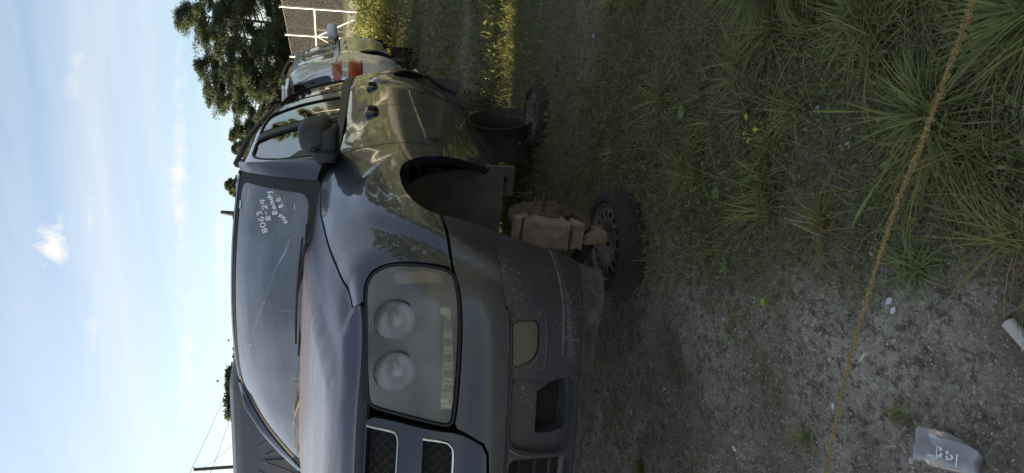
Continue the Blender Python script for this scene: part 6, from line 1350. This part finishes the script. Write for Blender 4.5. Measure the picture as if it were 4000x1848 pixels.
WHT = mat('white_plastic', (.46, .43, .40), .5)
c = (1.715, 1.135); o = MB().tube([(0, y_, 0) for y_ in (.130, .128, .122, .112, .09, .0, -.12)], [.002, .006, .010, .0125, .0135, .0135, .013], 14).build('plastic_tube', WHT, None, True); o.location = (1.792, 1.072, gzz(*c)+.014); o.rotation_euler = (0, 0, math.radians(-113)); tag(o, 'rounded end of a pale plastic tube cut by the right edge', 'tube')
o = MB().tube([(0, 0, 0), (.026, 0, 0)], .0035, 8).build('cigarette_butt', mat('filter_paper', (.50, .44, .36), .8)); o.location = (1.345, .862, gzz(1.345, .862)+.005); o.rotation_euler = (0, 0, 1.25); tag(o, 'cigarette butt lying near the seed stalk', 'cigarette butt')
PST = mat('pale_limestone', (.42, .42, .41), .85, col2=(.30, .29, .27), nscale=40)
for (sx, s_, lb) in (((1.268, 1.330), .013, 'pale grey stone under the blades of the large tussock'), ((1.120, 1.350), .010, 'pale stone left of the large tussock'), ((1.215, 1.43), .011, 'rounded pale stone close to the root of the large tussock'), ((1.285, 1.115), .007, 'small white pebble beside the seed stalk'), ((1.560, .725), .008, 'small pale pebble near the crushed cup'), ((.975, 1.415), .012, 'dark grey stone under the lush grass clump')):
    o = MB().blob((0, 0, 0), (s_*2.2, s_*1.7, s_*1.1), (.8, .8), (10, 7)).build('stone', PST, None, True); o.location = (sx[0], sx[1], gzz(*sx)+s_*.3); o.rotation_euler = (0, 0, random.random()*3); tag(o, lb, 'stone')
PAP = mat('white_paper_scrap', (.55, .57, .60), .7)
for (x, y, s_, lb) in ((1.385, 1.035, .011, 'torn white scrap beside the seed stalk, upper of two'), (1.400, 1.018, .010, 'torn white scrap beside the seed stalk, lower of two'), (-.86, 1.48, .016, 'white scrap on the bare dirt at the top edge'), (.93, .33, .012, 'pale blue-white scrap on the bare dirt in front of the bumper'), (.15, -.02, .012, 'white scrap under the front bumper'), (1.29, .70, .008, 'curled white chip on the dirt near the seed stalk')):
    v = [(-s_, -s_*.6, 0), (0, -s_*.7, s_*.3), (s_*.9, -s_*.3, .001), (s_, s_*.5, s_*.25), (0, s_*.6, .002), (-s_*.8, s_*.5, s_*.3)]; o = MB().add(v, [(0, 1, 4, 5), (1, 2, 3, 4)]).add([(a, b, c_-.0012) for a, b, c_ in v], [(5, 4, 1, 0), (4, 3, 2, 1)]).build('paper_scrap', PAP); o.location = (x, y, gzz(x, y)+.004); o.rotation_euler = (0, 0, random.random()*6); tag(o, lb, 'scrap')
# ------------------------------------------------------------------ utility pole and wires
pb = W(67, -21.0); pt = onray(757, 1835, 67); WOOD = mat('weathered_pole_wood', (.07, .06, .05), .9)
up_ = empty('utility_pole', (pt.x, pt.y, 0)); tag(up_, 'dark wooden utility pole top at the lower left above the grey van', 'utility pole')
MB().tube([(0, 0, 0), (0, 0, pt.z)], [.20, .15], 10).build('pole', WOOD, up_, True); MB().box((0, 0, pt.z-.9), (.25, .25, .3), bev=.03).build('transformer_bracket', WOOD, up_)
MB().tube([(0, 0, pt.z-.3), (-.8, -.3, pt.z+.2)], .04, 6).build('insulator_arm', WOOD, up_)
def wire(a, b, sag, lb, r=.022):
    a = Vector(a); b = Vector(b); p = [a.lerp(b, t)-Vector((0, 0, sag*4*t*(1-t))) for t in np.linspace(0, 1, 24)]; o = MB().tube(p, r, 5).build('power_line', RUBBER); tag(o, lb, 'wire'); return p
wire(onray(740, 1852, 67), onray(1000, 1180, 120), .6, 'upper power line running from the pole towards the roof of the dark SUV')
wire(onray(822, 1848, 67), onray(940, 1400, 120), .6, 'lower power line running from the pole towards the broad tree')
wire(onray(790, 1830, 67), onray(905, 1740, 64), .2, 'guy line sloping from the pole behind the grey van', .018)
for (sx, sy, d) in ((850, 1489, 92), (893, 1330, 108)):
    o = MB().blob(onray(sx, sy, d), (.28, .28, .28), (1, 1), (10, 8)).build('line_marker', RUBBER, None, True); tag(o, 'small dark ball on the upper power line, ' + ('nearer the pole' if sx < 870 else 'nearer the roof'), 'line marker')
bpy.context.view_layer.update()
